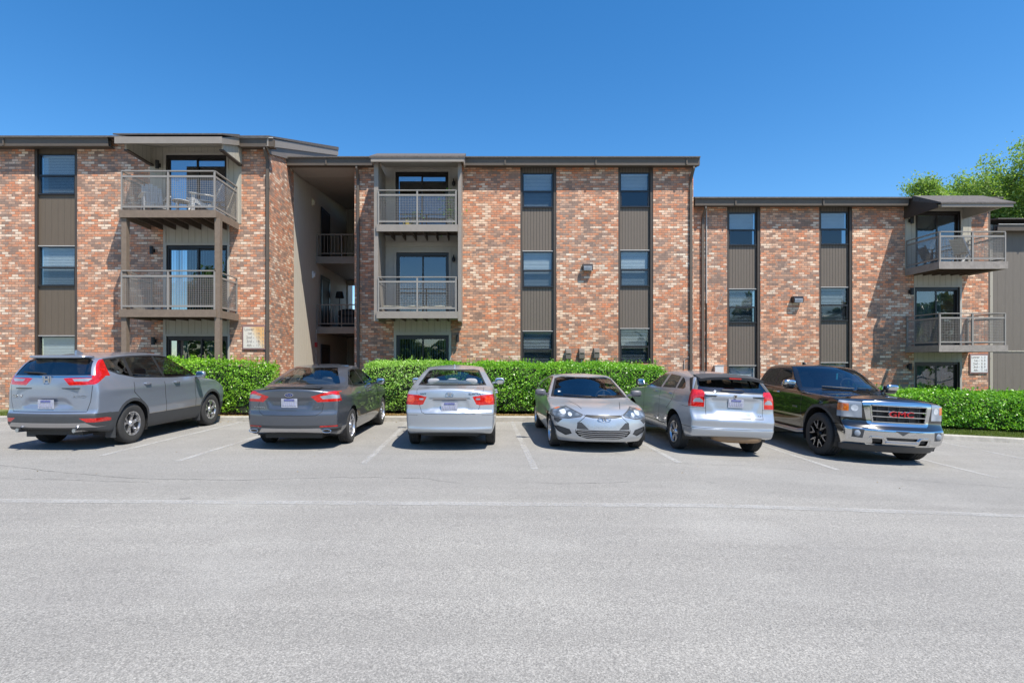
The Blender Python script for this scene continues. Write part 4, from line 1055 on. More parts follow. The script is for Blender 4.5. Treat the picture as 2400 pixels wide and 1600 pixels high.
class Body:
    """closed car body: box lattice warped by side, plan and section profiles, then relaxed"""
    def __init__(s, sp, nx=140, ny=50, nz=46):
        s.sp = sp
        idx = {}; V = []
        def vid(i, j, k):
            key = (i, j, k)
            if key not in idx: idx[key] = len(V); V.append(key)
            return idx[key]
        Fq = []
        for i in range(nx):
            for j in range(ny):
                Fq.append([vid(i, j, 0), vid(i, j+1, 0), vid(i+1, j+1, 0), vid(i+1, j, 0)]); Fq.append([vid(i, j, nz), vid(i+1, j, nz), vid(i+1, j+1, nz), vid(i, j+1, nz)])
            for k in range(nz):
                Fq.append([vid(i, 0, k), vid(i+1, 0, k), vid(i+1, 0, k+1), vid(i, 0, k+1)]); Fq.append([vid(i, ny, k), vid(i, ny, k+1), vid(i+1, ny, k+1), vid(i+1, ny, k)])
        for j in range(ny):
            for k in range(nz):
                Fq.append([vid(0, j, k), vid(0, j, k+1), vid(0, j+1, k+1), vid(0, j+1, k)]); Fq.append([vid(nx, j, k), vid(nx, j+1, k), vid(nx, j+1, k+1), vid(nx, j, k+1)])
        K = np.array(V, float); a = K[:, 0]/nx; b = K[:, 1]/ny*2-1; c = K[:, 2]/nz
        rr, rf = sp['rear'], sp['front']; x = -1+a*(4.5)
        z = .3+c*.8
        bb = np.abs(b)
        x0 = min(p[1] for p in rr); x1 = max(p[1] for p in rf)
        x = x0+(x1-x0)*a
        for it in range(8):
            xm = sp.get('xmid', (x0+x1)/2); sg = np.tanh((x-xm)/.3)
            xq = x+np.where(sg > 0, sp.get('wsbow', .28), -sp.get('rwbow', .18))*np.abs(sg)*b*b
            zt = pchip(sp['top'], xq)-sp.get('crown', .05)*b*b
            zb = pchip(sp['bottom'], x)
            z = z*.4+.6*(zb+c*(zt-zb))
            xr = pchip(rr, z)+sp.get('bowr', .16)*bb**2.6; xf = pchip(rf, z)-sp.get('bowf', .25)*bb**2.4
            x = x*.3+.7*(xr+(xf-xr)*a)
        W = pchip(sp['sec'], z)*pchip(sp['plan'], x)
        for (cx, cz, sx, sz, am) in sp.get('bulge', []): W = W+am*np.exp(-((x-cx)/sx)**2-((z-cz)/sz)**2)
        for (z0, z1, w0, w1, dp) in sp.get('dents', []):
            tt = np.clip((z-z0)/(z1-z0), 0, 1); hw = w0+(w1-w0)*tt; ef = lambda v, e: np.clip(v/e, 0, 1)
            mk = ef(z-z0, .03)*ef(z1-z, .03)*ef(hw-np.abs(b*W), .035)*(a < .02); x = x+dp*mk
        for (zl, slp, am, hw) in sp.get('creases', []):
            W = W+am*np.clip(1-np.abs(z-(zl+slp*x))/hw, 0, 1)*np.clip((x+.9)/.5, 0, 1)
        y = b*W
        P = np.stack([x, y, z], 1)
        E = np.array(Fq); e = np.concatenate([E[:, [0, 1]], E[:, [1, 2]], E[:, [2, 3]], E[:, [3, 0]]])
        deg = np.bincount(e[:, 0], minlength=len(P))
        for it in range(2):
            Q = np.zeros_like(P)
            for ax in range(3): Q[:, ax] = np.bincount(e[:, 0], weights=P[e[:, 1], ax], minlength=len(P))
            Q /= deg[:, None]; P = P*.4+Q*.6
        s.bm = bmesh.new(); vs = [s.bm.verts.new(p) for p in P]
        for f in Fq: s.bm.faces.new([vs[i] for i in f])
        bmesh.ops.recalc_face_normals(s.bm, faces=s.bm.faces); s.bm.normal_update()
        s.lay = s.bm.faces.layers.int.new('reg'); s.names = ['body']; s.mats = ['body']
        s.bvh = BVHTree.FromBMesh(s.bm)
    def hit(s, o, d):
        h = s.bvh.ray_cast(Vector(o), Vector(d)); return h[0], h[1]
    def rear(s, y, z): h, n = s.hit((-4, y, z), (1, 0, 0)); return (h, n) if h else (Vector((-1, y, z)), Vector((-1, 0, 0)))
    def front(s, y, z): h, n = s.hit((9, y, z), (-1, 0, 0)); return (h, n) if h else (Vector((4, y, z)), Vector((1, 0, 0)))
    def side(s, x, z, sg): h, n = s.hit((x, sg*3, z), (0, -sg, 0)); return (h, n) if h else (Vector((x, sg*.9, z)), Vector((0, sg, 0)))
    def cut(s, name, mat, planes, nf=None, over=None):
        """planes: (point, outward normal). faces inside all planes become region `name`"""
        rid = len(s.names); s.names.append(name); s.mats.append(mat)
        pl = [(Vector(p), Vector(n).normalized()) for p, n in planes]
        cur = []
        for f in s.bm.faces:
            if nf and not nf(f.normal): continue
            if over is not None and s.names[f[s.lay]] not in over: continue
            ok = True
            for p, n in pl:
                if min((v.co-p).dot(n) for v in f.verts) >= -1e-6: ok = False; break
            if ok: cur.append(f)
        for p, n in pl:
            if not cur: break
            span = [f for f in cur if max((v.co-p).dot(n) for v in f.verts) > 1e-5]
            ins = [f for f in cur if f not in set(span)] if False else None
            sset = set(span); keep = [f for f in cur if f not in sset]
            if span:
                geo = set(span)
                for f in span: geo.update(f.verts); geo.update(f.edges)
                r = bmesh.ops.bisect_plane(s.bm, geom=list(geo), dist=1e-5, plane_co=p, plane_no=n)
                fs = [g for g in r['geom'] if isinstance(g, bmesh.types.BMFace) and g.is_valid]
                keep = [f for f in keep if f.is_valid] + [f for f in fs if (f.calc_center_median()-p).dot(n) < 0]
            cur = list(set(keep))
        for f in cur: f[s.lay] = rid
        return rid
    @staticmethod
    def poly(pts, kind, sg=1):
        """2D convex polygon -> planes. side: (x,z); end: (y,z); top: (x,y)"""
        A = sum(pts[i][0]*pts[(i+1) % len(pts)][1]-pts[(i+1) % len(pts)][0]*pts[i][1] for i in range(len(pts)))
        if A < 0: pts = pts[::-1]
        out = []
        for i, p in enumerate(pts):
            q = pts[(i+1) % len(pts)]; nx, nz = q[1]-p[1], p[0]-q[0]
            if kind == 'side': out.append(((p[0], 0, p[1]), (nx, 0, nz)))
            elif kind == 'end': out.append(((0, p[0], p[1]), (0, nx, nz)))
            else: out.append(((p[0], p[1], 0), (nx, nz, 0)))
        return out
    def side_cut(s, name, mat, pts, both=True, ymin=.3, extra=(), **kw):
        for sg in ((1, -1) if both else (1,)): s.cut(name, mat, s.poly(pts, 'side')+[((0, sg*ymin, 0), (0, -sg, 0))]+list(extra), **kw)
    def end_cut(s, name, mat, pts, which, xlim, mirror=True, extra=(), **kw):
        lim = ((xlim, 0, 0), (1, 0, 0)) if which == 'rear' else ((xlim, 0, 0), (-1, 0, 0))
        s.cut(name, mat, s.poly(pts, 'end')+[lim]+list(extra), **kw)
        if mirror: s.cut(name, mat, s.poly([(-y, z) for y, z in pts][::-1], 'end')+[lim]+[((p[0], -p[1], p[2]), (n[0], -n[1], n[2])) for p, n in extra], **kw)
    def arch(s, x, z, r, ring=None, ringw=.05):
        n = 28
        c = lambda rr: [(x+rr*math.cos(2*math.pi*i/n), z+rr*math.sin(2*math.pi*i/n)) for i in range(n)]
        if ring: s.side_cut('arch_trim', ring, c(r+ringw), ymin=.45)
        s.side_cut('hole', None, c(r), ymin=.45)
    def finish(s, root, paint):
        bm = s.bm; bm.normal_update(); bm.verts.index_update(); regs = {}
        for f in bm.faces: regs.setdefault(f[s.lay], []).append(f)
        nrm = {v.index: v.normal.copy() for v in bm.verts}
        for rid, fs in regs.items():
            nm, mt = s.names[rid], s.mats[rid]
            if nm == 'hole': continue
            vm = {}; vs = []; ns = []; fl = []
            inset = s.inset.get(nm, 0) if hasattr(s, 'inset') else 0
            for f in fs:
                l = []
                for v in f.verts:
                    if v.index not in vm: vm[v.index] = len(vs); vs.append(tuple(v.co-v.normal*inset)); ns.append(tuple(v.normal))
                    l.append(vm[v.index])
                fl.append(l)
            me = bpy.data.meshes.new(nm); me.from_pydata(vs, [], fl); me.polygons.foreach_set('use_smooth', [True]*len(fl)); me.update()
            me.normals_split_custom_set_from_vertices(ns)
            me.materials.append(paint if mt == 'body' else M[mt] if isinstance(mt, str) else mt)
            o = bpy.data.objects.new(nm, me); COL.objects.link(o); o.parent = root
        bm.free()

def wheel_parts(root, x, y, sg, r, rr, w, style, mat='alloy'):
    """wheel with tyre and rim; sg = outer side (+1 left / -1 right)"""
    wv = bpy.data.objects.new('wheel', None); COL.objects.link(wv); wv.parent = root; wv.location = (x, y, r); wv.empty_display_size = .1
    t = MB(); h = w/2
    pr = [(rr-.012, -h*.88), (rr+.02, -h*.98), (r-.055, -h), (r-.022, -h*.93), (r-.004, -h*.74)]
    for k in range(4):
        a = -h*.62+k*h*.41; pr += [(r, a-h*.17), (r, a+h*.10), (r-.009, a+h*.11), (r-.009, a+h*.2)]
    pr += [(r-.004, h*.76), (r-.022, h*.93), (r-.055, h), (rr+.02, h*.98), (rr-.012, h*.88)]
    t.lathe(pr, 'y', 44); t.lathe([(rr-.012, -h*.88), (rr-.012, h*.88)], 'y', 44); t.build('tyre', M['rubber'], wv, smooth=True)
    m = MB(); o = h*.80
    m.lathe([(rr-.012, h*.90), (rr-.002, h*.95), (rr-.016, h*.90), (rr-.026, h*.62), (rr-.03, -h*.8)], 'y', 44)
    def spoke(a, r0, r1, w0, w1, y0, y1, th=.03):
        c, s_ = math.cos(a), math.sin(a); P = []
        for (ra, wa, ya) in ((r0, w0, y0), (r1, w1, y1)):
            for (u, d) in ((-1, 0), (1, 0), (1, -th), (-1, -th)):
                P.append((c*ra-s_*u*wa/2, ya+d, s_*ra+c*u*wa/2))
        m.add(P, [(0,1,2,3), (7,6,5,4), (0,4,5,1), (1,5,6,2), (2,6,7,3), (3,7,4,0)])
    def curve(pts, wd, th=.03):
        for (a0, r0), (a1, r1) in zip(pts[:-1], pts[1:]):
            p = (math.cos(a0)*r0, o, math.sin(a0)*r0); q = (math.cos(a1)*r1, o, math.sin(a1)*r1); m.bar(p, q, wd, th, up=(0, 1, 0))
    if style == 'five_twist':
        for k in range(5):
            a = 2*math.pi*k/5+.3; spoke(a, .04, rr*.62, .07, .05, o-.02, o)
            for d in (-.30, .26): curve([(a, rr*.55), (a+d*.55, rr*.78), (a+d, rr*.97)], .036)
    elif style == 'six':
        for k in range(6): a = 2*math.pi*k/6; spoke(a, .04, rr*.98, .055, .085, o-.025, o)
    elif style == 'ten':
        for k in range(5):
            a = 2*math.pi*k/5+.2
            for d in (-.12, .12): spoke(a+d, .04, rr*.98, .035, .05, o-.025, o)
    elif style == 'five':
        for k in range(5): a = 2*math.pi*k/5+math.pi/2; spoke(a, .04, rr*.98, .10, .10, o-.02, o)
    if style == 'y':
        for k in range(6):
            a = 2*math.pi*k/6+.2; spoke(a, .05, rr*.5, .05, .045, o-.035, o-.01)
            for d in (-.24, .24): curve([(a, rr*.46), (a+d*.9, rr*.70), (a+d, rr*.97)], .040)
    m.lathe([(.001, o+.008), (.035, o+.008), (.05, o-.01), (.06, o-.03), (.001, o-.04)], 'y', 20)
    ob = m.build('rim', M[mat], wv)
    if style == 'y':
        keep = m.v; m2 = MB(); save_o = o; o = o+.017; m = m2
        for k in range(6):
            a = 2*math.pi*k/6+.2
            for e in (-1, 1):
                curve([(a+e*.10/.9, .11), (a+e*.05, rr*.45), (a+e*.235, rr*.70), (a+e*.225, rr*.95)], .011, .004)
                curve([(a, rr*.56), (a+e*.18, rr*.735), (a+e*.27, rr*.95)], .009, .004)
        m2.build('rim_edges', M['alloy'], wv)
    m = MB(); m.lathe([(.001, -h*.1), (rr*.62, -h*.1), (rr*.62, -h*.3), (.001, -h*.3)], 'y', 32); m.build('brake_disc', M['clad'], wv)
    if sg < 0: wv.rotation_euler = (0, 0, math.pi)
    return wv

def lettering(root, name, txt, size, face, y, z, body, mat, w=None, shear=0, spacing=1.0, depth=.006, fit=None):
    """raised letters on the rear (face='rear') or front of the body"""
    vs, fs = text_mb(txt, size, depth, spacing=spacing, shear=shear)
    xs_ = [v[0] for v in vs]; 
    if fit: k = fit/(max(xs_)-min(xs_)); vs = [(v[0]*k, v[1], v[2]) for v in vs]
    out = []
    for vx, vy, vz in vs:
        if face == 'rear': yy = y-vx; h, n = body.rear(yy, z+vy); out.append((h.x-.004-vz, yy, z+vy))
        else: yy = y+vx; h, n = body.front(yy, z+vy); out.append((h.x+.004+vz, yy, z+vy))
    m = MB(); m.add(out, fs); return m.build(name, mat, root, fix=False)

def seats(root, sp, front_x, rear_x, zf, mat='cabin', hr='cabin', tub=True, dz=0):
    yo = .36
    for nm, xx, ys_, wd in (('front_seat', front_x, (yo, -yo), .5), ('rear_seat', rear_x, (0,), 1.25)):
        for y in ys_:
            m = MB(); m.blob((xx+.18, y, zf+.10), (.52, wd, .2), 3.5); m.blob((xx-.12, y, zf+.36), (.17, wd, .62), 3.5, M=Matrix.Translation((xx-.12, 0, zf+.1)) @ Matrix.Rotation(R(-14), 4, 'Y') @ Matrix.Translation((-xx+.12, 0, -zf-.1)))
            m.build(nm, M[mat], root, smooth=True)
            for yy in ((y,) if nm == 'front_seat' else (.38, 0, -.38)):
                m = MB(); m.blob((xx-.22, yy, zf+.67-(.05 if nm != 'front_seat' else 0)), (.10, .25, .15), 3); m.build('headrest', M[hr], root, smooth=True)
    if tub:
        m = MB(); x0, x1, x2 = sp['cab']
        m.box(x0, x2, -.78, .78, .34, .38); m.box(x2-.04, x2, -.78, .78, .38, zf+.32); m.box(x0-.45, x0+.10, -.60, .60, zf+.44, zf+.455); m.build('cabin_floor', M['black'], root)
        m = MB(); m.blob((x2-.18, 0, zf+.36+dz), (.42, 1.30, .20), 4); m.build('dashboard', M['black'], root, smooth=True)
        st = MB(); c = Vector((x2-.50, .36, zf+.45)); pts = []
        for i in range(21): a = 2*math.pi*i/20; pts.append(c+Vector((-.07*math.sin(a), .18*math.cos(a), .17*math.sin(a))))
        st.tube(pts, .014, 6, False); st.tube([c, c+Vector((.2, 0, -.06))], .03, 6); st.bar(c+Vector((0, -.17, 0)), c+Vector((0, .17, 0)), .03, .02); st.build('steering_wheel', M['black'], root, smooth=True)

def underside(root, sp, wb, r, trk):
    m = MB(); lo = sp.get('under', .22)
    m.box(sp['ux'][0], sp['ux'][1], -.55, .55, lo, lo+.16); m.box(.45, wb-.45, -.72, .72, lo, lo+.12); m.tube([(0, -.7, r), (0, .7, r)], .05, 8); m.tube([(wb, -.7, r), (wb, .7, r)], .05, 8)
    m.build('underbody', M['black'], root)
    for x in (0, wb):
        for sg in (1, -1):
            m = MB(); n = 20; R_ = r+.075; b = len(m.v)
            for i in range(n+1):
                a = math.pi*(-.12+1.24*i/n); m.v.append((x+R_*math.cos(a), sg*(trk+.04), r+R_*math.sin(a))); m.v.append((x+R_*math.cos(a), sg*.42, r+R_*math.sin(a)))
            for i in range(n): m.f.append((b+2*i, b+2*i+1, b+2*i+3, b+2*i+2))
            m.f.append(tuple(b+2*i+1 for i in range(n+1)))
            m.build('wheel_well', M['black'], root, fix=False)


def plate(root, body, face, y, z, w=.305, h=.155, kind='light'):
    pts = [body.rear(y, z+dz)[0].x if face == 'rear' else body.front(y, z+dz)[0].x for dz in (-.06, .06)]
    s = -1 if face == 'rear' else 1; x = (min if s < 0 else max)(pts)+s*.012
    m = MB(); m.box(x-.006, x+.004, y-w/2, y+w/2, z-h/2, z+h/2); o = m.build('licence_plate', M['plate'], root)
    m = MB(); xx = x+s*.010; m.box(xx-.002, xx+.002, y-w*.32, y+w*.32, z+h*.24, z+h*.44)
    m.build('plate_band', M['plate_blue'], o)
    m = MB()
    for k in range(6): yy = y+w*(-.36+k*.145); m.box(xx-.002, xx+.002, yy-.014, yy+.014, z-h*.30, z+h*.10)
    m.build('plate_characters', M['plate_grey'], o)
    return o

def door_mirror(root, x, y, z, sg, paint, size=(.13, .22, .15), face=-1, cap=None):
    m = MB(); m.blob((x, sg*(y+.13), z), size, 3.2); m.bar((x+.02, sg*(y-.05), z-.04), (x, sg*(y+.06), z-.03), .07, .04)
    o = m.build('door_mirror', cap or paint, root, smooth=True)
    g = MB(); g.blob((x-size[0]*.47, sg*(y+.13), z), (.02, size[1]*.86, size[2]*.82), 3); g.build('mirror_glass', M['mirror'], o, smooth=True)

def handle(root, body, x, z, mat, L=.2):
    for sg in (1, -1):
        h, n = body.side(x, z, sg); h2, _ = body.side(x+L, z, sg)
        m = MB(); m.tube([h+Vector((0, sg*.0, 0)), h+Vector((.03, sg*.035, .003)), h2+Vector((-.03, sg*.035, .003)), h2], [.012, .016, .016, .012], 8); m.build('door_handle', mat, root, smooth=True)

def seam_side(body, a, b, w=.014, name='door_seam'):
    """thin dark shut line between two side-view points"""
    d = Vector((b[0]-a[0], b[1]-a[1])).normalized(); n = Vector((-d.y, d.x))*w/2
    body.side_cut(name, 'black', [(a[0]+n.x, a[1]+n.y), (b[0]+n.x, b[1]+n.y), (b[0]-n.x, b[1]-n.y), (a[0]-n.x, a[1]-n.y)], over=('body', 'cladding'))
def seam_end(body, a, b, which, xlim, w=.010, mirror=True, name='shut_line'):
    d = Vector((b[0]-a[0], b[1]-a[1])).normalized(); n = Vector((-d.y, d.x))*w/2
    body.end_cut(name, 'black', [(a[0]+n.x, a[1]+n.y), (b[0]+n.x, b[1]+n.y), (b[0]-n.x, b[1]-n.y), (a[0]-n.x, a[1]-n.y)], which, xlim, mirror, over=('body', 'cladding', 'bumper_cover'))

def place(root, x, y, yaw, scale=(1, 1, 1), lift=0, dz=0):
    """x,y = rear axle centre; yaw degrees of the nose from +Y, positive to the right"""
    f = Vector((math.sin(R(yaw)), math.cos(R(yaw)), 0)); e = 1.2
    gxv = (float(gz(x+e, y))-float(gz(x-e, y)))/(2*e); cy = y+f.y*1.3; cx = x+f.x*1.3
    gxv = (float(gz(cx+.8, cy))-float(gz(cx-.8, cy)))/1.6; gyv = (float(gz(cx, cy+1.2))-float(gz(cx, cy-1.2)))/2.4
    up = Vector((-gxv, -gyv, 1)).normalized(); fx = (f-up*f.dot(up)).normalized(); ly = up.cross(fx)
    mt = Matrix(((fx.x, ly.x, up.x), (fx.y, ly.y, up.y), (fx.z, ly.z, up.z))).to_4x4()
    zc = float(gz(cx, cy)); base = Vector((x, y, 0)); base.z = zc-gxv*(cx-x)-gyv*(cy-y)+dz
    root.rotation_euler = mt.to_euler(); root.location = base; root.scale = scale
    for c in root.children:
        if not c.name.startswith('wheel') or c.name.startswith('wheel_well'): c.location.z += lift

def wiper(root, pts, body, mat='black', r=.008):
    m = MB(); m.tube(pts, r, 6); m.build('wiper', M[mat], root, smooth=True)

def window_set(B, hull, panes, gm):
    if hull: B.side_cut('window_surround', 'black', hull, ymin=.3, over=('body',), nf=lambda n: abs(n.y) > .55)
    for p in panes: B.side_cut('side_window', gm, p, ymin=.3, nf=lambda n: abs(n.y) > .55)
# ---------------------------------------------------------------- 1 grey suv, rear view
paint1 = carpaint('paint_steel_blue', (.30, .335, .40), .75, .30)
sp = dict(top=[(-1.05, 1.10), (-.80, 1.585), (-.45, 1.635), (.3, 1.68), (.9, 1.69), (1.45, 1.655), (1.62, 1.60), (2.05, 1.39), (2.45, 1.19), (2.62, 1.15), (3.1, 1.09), (3.42, .98), (3.65, .84)],
          bottom=[(-1.0, .39), (-.6, .30), (0, .24), (2.7, .24), (3.2, .25), (3.6, .30)],
          rear=[(.2, -.86), (.38, -.97), (.50, -1.02), (.62, -1.02), (.66, -.975), (.9, -.965), (1.12, -.955), (1.25, -.93), (1.42, -.83), (1.57, -.72), (1.66, -.66)], dents=[(.74, .90, .50, .36, .035)],
          front=[(.2, 3.48), (.45, 3.57), (.75, 3.58), (.95, 3.50), (1.1, 3.4)],
          sec=[(.2, .85), (.36, .90), (.55, .925), (.85, .93), (1.1, .915), (1.22, .89), (1.40, .80), (1.62, .69), (1.7, .64)],
          plan=[(-1.05, .90), (-.75, .955), (-.35, .99), (0, 1.0), (2.5, 1.0), (3.0, .975), (3.35, .92), (3.6, .82)],
          bulge=[(0, .70, .42, .20, .018), (2.66, .70, .42, .20, .018)], crown=.045, wsbow=.30, rwbow=.12, bowr=.13, bowf=.30, creases=[(1.02, .01, .016, .10), (.62, .03, .012, .12)], xmid=1.0, cab=(-.5, 0, 2.35), ux=(-.8, 3.3), under=.26, smooth=4)
root = empty('parked_suv', label='steel blue grey suv parked nose in at the far left, with boomerang red tail lights', cat='suv')
B = Body(sp); B.inset = {'rear_window': .006, 'side_window': .004}
B.cut('cladding', 'clad', [((0, 0, .52), (0, 0, 1))], over=('body',))
for x_ in (0, 2.66): B.arch(x_, .365, .425, 'clad', .055)
B.side_cut('cladding', 'clad', [(-.97, .64), (-.97, .48), (-.30, .48), (-.30, .63)], over=('body',))
B.end_cut('bumper_cover', 'clad', [(-1, .30), (1, .30), (1, .64), (-1, .64)], 'rear', -.55, False)
window_set(B, [(-.66, 1.42), (-.50, 1.57), (-.1, 1.615), (.8, 1.635), (1.35, 1.615), (1.62, 1.525), (2.22, 1.205), (2.20, 1.165), (1.2, 1.165), (.1, 1.21), (-.3, 1.285)],
           [[(-.58, 1.43), (-.46, 1.54), (-.02, 1.58), (-.04, 1.24), (-.28, 1.31)], [(.05, 1.235), (.05, 1.585), (.82, 1.605), (.90, 1.19)], [(.97, 1.19), (.89, 1.605), (1.33, 1.59), (1.56, 1.50), (2.10, 1.195)]], 'cglass')
B.end_cut('windscreen', 'cglass', [(-.76, 1.15), (.76, 1.15), (.62, 1.58), (-.62, 1.58)], 'front', 1.4, False, nf=lambda n: n.x > .3)
B.end_cut('rear_window', 'cglass_dark', [(-.74, 1.285), (.74, 1.285), (.64, 1.53), (.58, 1.555), (-.58, 1.555), (-.64, 1.53)], 'rear', -.2, False)
B.end_cut('spoiler_shadow_gap', 'black', [(-.62, 1.556), (.62, 1.556), (.61, 1.59), (-.61, 1.59)], 'rear', -.4, False, nf=lambda n: n.x < -.3)
B.end_cut('tail_light', 'red', [(.30, 1.235), (.42, 1.12), (.70, 1.125), (1.1, 1.14), (1.1, 1.275), (.74, 1.285)], 'rear', -.50, True, extra=[((-.58, 0, 1.28), (.15, 0, -.26))])
B.end_cut('tail_light', 'red', [(.80, 1.27), (.69, 1.55), (.735, 1.57), (.87, 1.27)], 'rear', -.50, True)
B.end_cut('reversing_lens', 'clear', [(.66, 1.235), (.46, 1.225), (.50, 1.185), (.72, 1.185), (.78, 1.235)], 'rear', -.7, True)
B.end_cut('rear_chrome_bar', 'chrome', [(-.76, 1.245), (.76, 1.245), (.76, 1.278), (-.76, 1.278)], 'rear', -.6, False)
B.end_cut('bumper_reflector', 'red', [(.62, .565), (.90, .56), (.93, .49), (.74, .495)], 'rear', -.55, True)
B.end_cut('bumper_garnish', 'satin', [(-.80, .485), (.66, .485), (.86, .41), (-.90, .41)][:0] or [(-.72, .485), (.72, .485), (.88, .405), (-.88, .405)], 'rear', -.55, False)
seam_end(B, (.80, 1.12), (.775, .85), 'rear', -.5); seam_end(B, (.775, .85), (.72, .68), 'rear', -.5); seam_end(B, (-.72, .672), (.72, .672), 'rear', -.5, mirror=False)
for a_, b_ in (((.93, 1.10), (.98, .5)), ((.04, 1.13), (.02, .95)), ((.02, .95), (.30, .72)), ((1.98, 1.10), (2.02, .5))): seam_side(B, a_, b_)
B.side_cut('side_sill_chrome', 'satin', [(.45, .505), (2.2, .505), (2.2, .52), (.45, .52)], over=('body', 'cladding'))
B.side_cut('front_light', 'clear', [(3.15, 1.0), (3.5, .94), (3.6, .84), (3.25, .88)], ymin=.5)
seats(root, sp, 1.15, .25, .62); underside(root, sp, 2.66, .365, .86)
plate(root, B, 'rear', .0, .80)
lettering(root, 'badge_lettering', 'CR-V', .075, 'rear', .62, .93, B, M['chrome'], fit=.26); lettering(root, 'badge_lettering', 'AWD', .06, 'rear', -.60, .93, B, M['satin'], fit=.22)
h, n = B.rear(0, 1.22); m = MB(); x_ = h.x-.012
for yy in (-.04, .04): m.box(x_-.01, x_+.01, yy-.011, yy+.011, 1.165, 1.27)
m.box(x_-.01, x_+.01, -.04, .04, 1.205, 1.23)
pts_ = [(.075, 1.275), (.06, 1.155), (.04, 1.14), (-.04, 1.14), (-.06, 1.155), (-.075, 1.275), (-.075, 1.285), (.075, 1.285)]
m.tube([(x_, y_, z_) for y_, z_ in pts_+pts_[:1]], .008, 6, False); m.build('emblem', M['chrome'], root)
h1 = B.rear(.02, 1.31)[0]; h2 = B.rear(.5, 1.34)[0]
wiper(root, [h1+Vector((-.03, 0, 0)), h1+Vector((-.05, .1, .02)), h2+Vector((-.03, 0, 0))], B, r=.014)
m = MB(); m.prism([(-.02, 0), (.18, 0), (.02, .075), (-.01, .07)], 'y', -.02, .02, M=Matrix.Translation((-.30, 0, 1.645))); m.build('roof_antenna', paint1, root)
m = MB(); m.blob((-.62, 0, 1.600), (.36, 1.16, .06), 4); m.build('rear_spoiler', paint1, root, smooth=True)
handle(root, B, .30, 1.09, paint1); handle(root, B, 1.22, 1.075, paint1)
for sg in (1, -1): door_mirror(root, 2.02, .93, 1.20, sg, paint1)
for sg in (1, -1):
    m = MB(); m.tube([(-1.0, sg*.55, .36), (-.7, sg*.55, .34)], .035, 10); m.build('exhaust', M['satin'], root, smooth=True)
    for xa_, xb_ in ((-.46, -.44), (2.2, 2.22)): m = MB(); m.box(xa_, xb_, sg*.71, sg*.90, .17, .44); m.build('mud_flap', M['clad'], root)
B.finish(root, paint1)
for x_ in (0, 2.66):
    for sg in (1, -1): wheel_parts(root, x_, sg*.80, sg, .368, .225, .225, 'five_twist')
place(root, -8.10, 11.02, 4.2, (1.04, 1.03, 1.11))

# ---------------------------------------------------------------- 2 dark grey sedan, rear view
paint2 = carpaint('paint_dark_grey', (.105, .115, .135), .7, .28)
sp = dict(top=[(-1.12, 1.04), (-1.02, 1.085), (-.92, 1.09), (-.55, 1.095), (-.42, 1.12), (.10, 1.33), (.40, 1.425), (.8, 1.468), (1.25, 1.480), (1.6, 1.462), (1.85, 1.41), (2.3, 1.20), (2.72, 1.01), (2.9, .985), (3.3, .93), (3.65, .82), (3.85, .70)],
          bottom=[(-1.07, .34), (-.6, .24), (0, .2), (2.9, .2), (3.4, .2), (3.8, .26)],
          rear=[(.2, -.90), (.32, -1.0), (.50, -1.05), (.62, -1.06), (.70, -1.03), (.90, -1.02), (1.06, -1.02), (1.1, -.98)],
          front=[(.2, 3.66), (.45, 3.80), (.65, 3.80), (.8, 3.7), (1.0, 3.5)],
          sec=[(.2, .84), (.35, .90), (.55, .92), (.78, .925), (.95, .905), (1.05, .87), (1.2, .78), (1.42, .62), (1.5, .55)],
          plan=[(-1.1, .90), (-.8, .945), (-.35, .985), (0, 1.0), (2.6, 1.0), (3.2, .97), (3.55, .90), (3.8, .80)],
          bulge=[(0, .64, .42, .20, .02), (2.85, .64, .42, .20, .02)], crown=.04, wsbow=.30, rwbow=.30, bowr=.20, bowf=.32, creases=[(.90, -.03, .018, .10), (.40, .02, .012, .10)], dents=[(.74, .92, .36, .47, .03)], xmid=1.1, cab=(-.2, 0, 2.6), ux=(-.8, 3.5), under=.2, smooth=4)
root = empty('parked_sedan', label='dark grey sedan with wraparound red and clear tail lights, second car from the left', cat='car')
B = Body(sp); B.inset = {'rear_window': .004}
for x_ in (0, 2.85): B.arch(x_, .335, .385)
window_set(B, [(-.20, 1.12), (-.06, 1.20), (.38, 1.345), (.8, 1.39), (1.5, 1.385), (1.85, 1.29), (2.38, 1.02), (1.5, 1.01), (.4, 1.045)],
           [[(-.10, 1.13), (.0, 1.20), (.22, 1.28), (.25, 1.08)], [(.30, 1.07), (.28, 1.30), (.8, 1.365), (1.02, 1.37), (1.10, 1.035)], [(1.16, 1.03), (1.08, 1.37), (1.5, 1.36), (1.82, 1.27), (2.26, 1.035)]], 'cglass')
B.end_cut('windscreen', 'cglass', [(-.74, 1.03), (.74, 1.03), (.55, 1.40), (-.55, 1.40)], 'front', 1.6, False, nf=lambda n: n.x > .2)
B.cut('rear_window', 'cglass_clear', B.poly([(-.70, 1.125), (.70, 1.125), (.66, 1.17), (.50, 1.40), (.46, 1.415), (-.46, 1.415), (-.50, 1.40), (-.66, 1.17)], 'end')+[((.55, 0, 0), (1, 0, 0))], nf=lambda n: n.x < -.1 and abs(n.y) < .75)
B.end_cut('tail_light', 'red', [(.40, .945), (.52, .85), (1.1, .86), (1.1, .985), (.80, 1.035), (.70, 1.025)], 'rear', -.55, True)
B.end_cut('tail_light_centre', 'clear', [(.56, .95), (.61, .90), (.88, .905), (.885, .955), (.78, .98)], 'rear', -.70, True)
B.side_cut('tail_light_tip', 'body', [(-.75, 1.01), (-.50, 1.01), (-.50, .80), (-.62, .80), (-.66, .90)], ymin=.5, over=('tail_light',))
B.end_cut('bumper_valance', 'clad', [(-1.0, .40), (1.0, .40), (.92, .445), (-.92, .445)], 'rear', -.62, False)
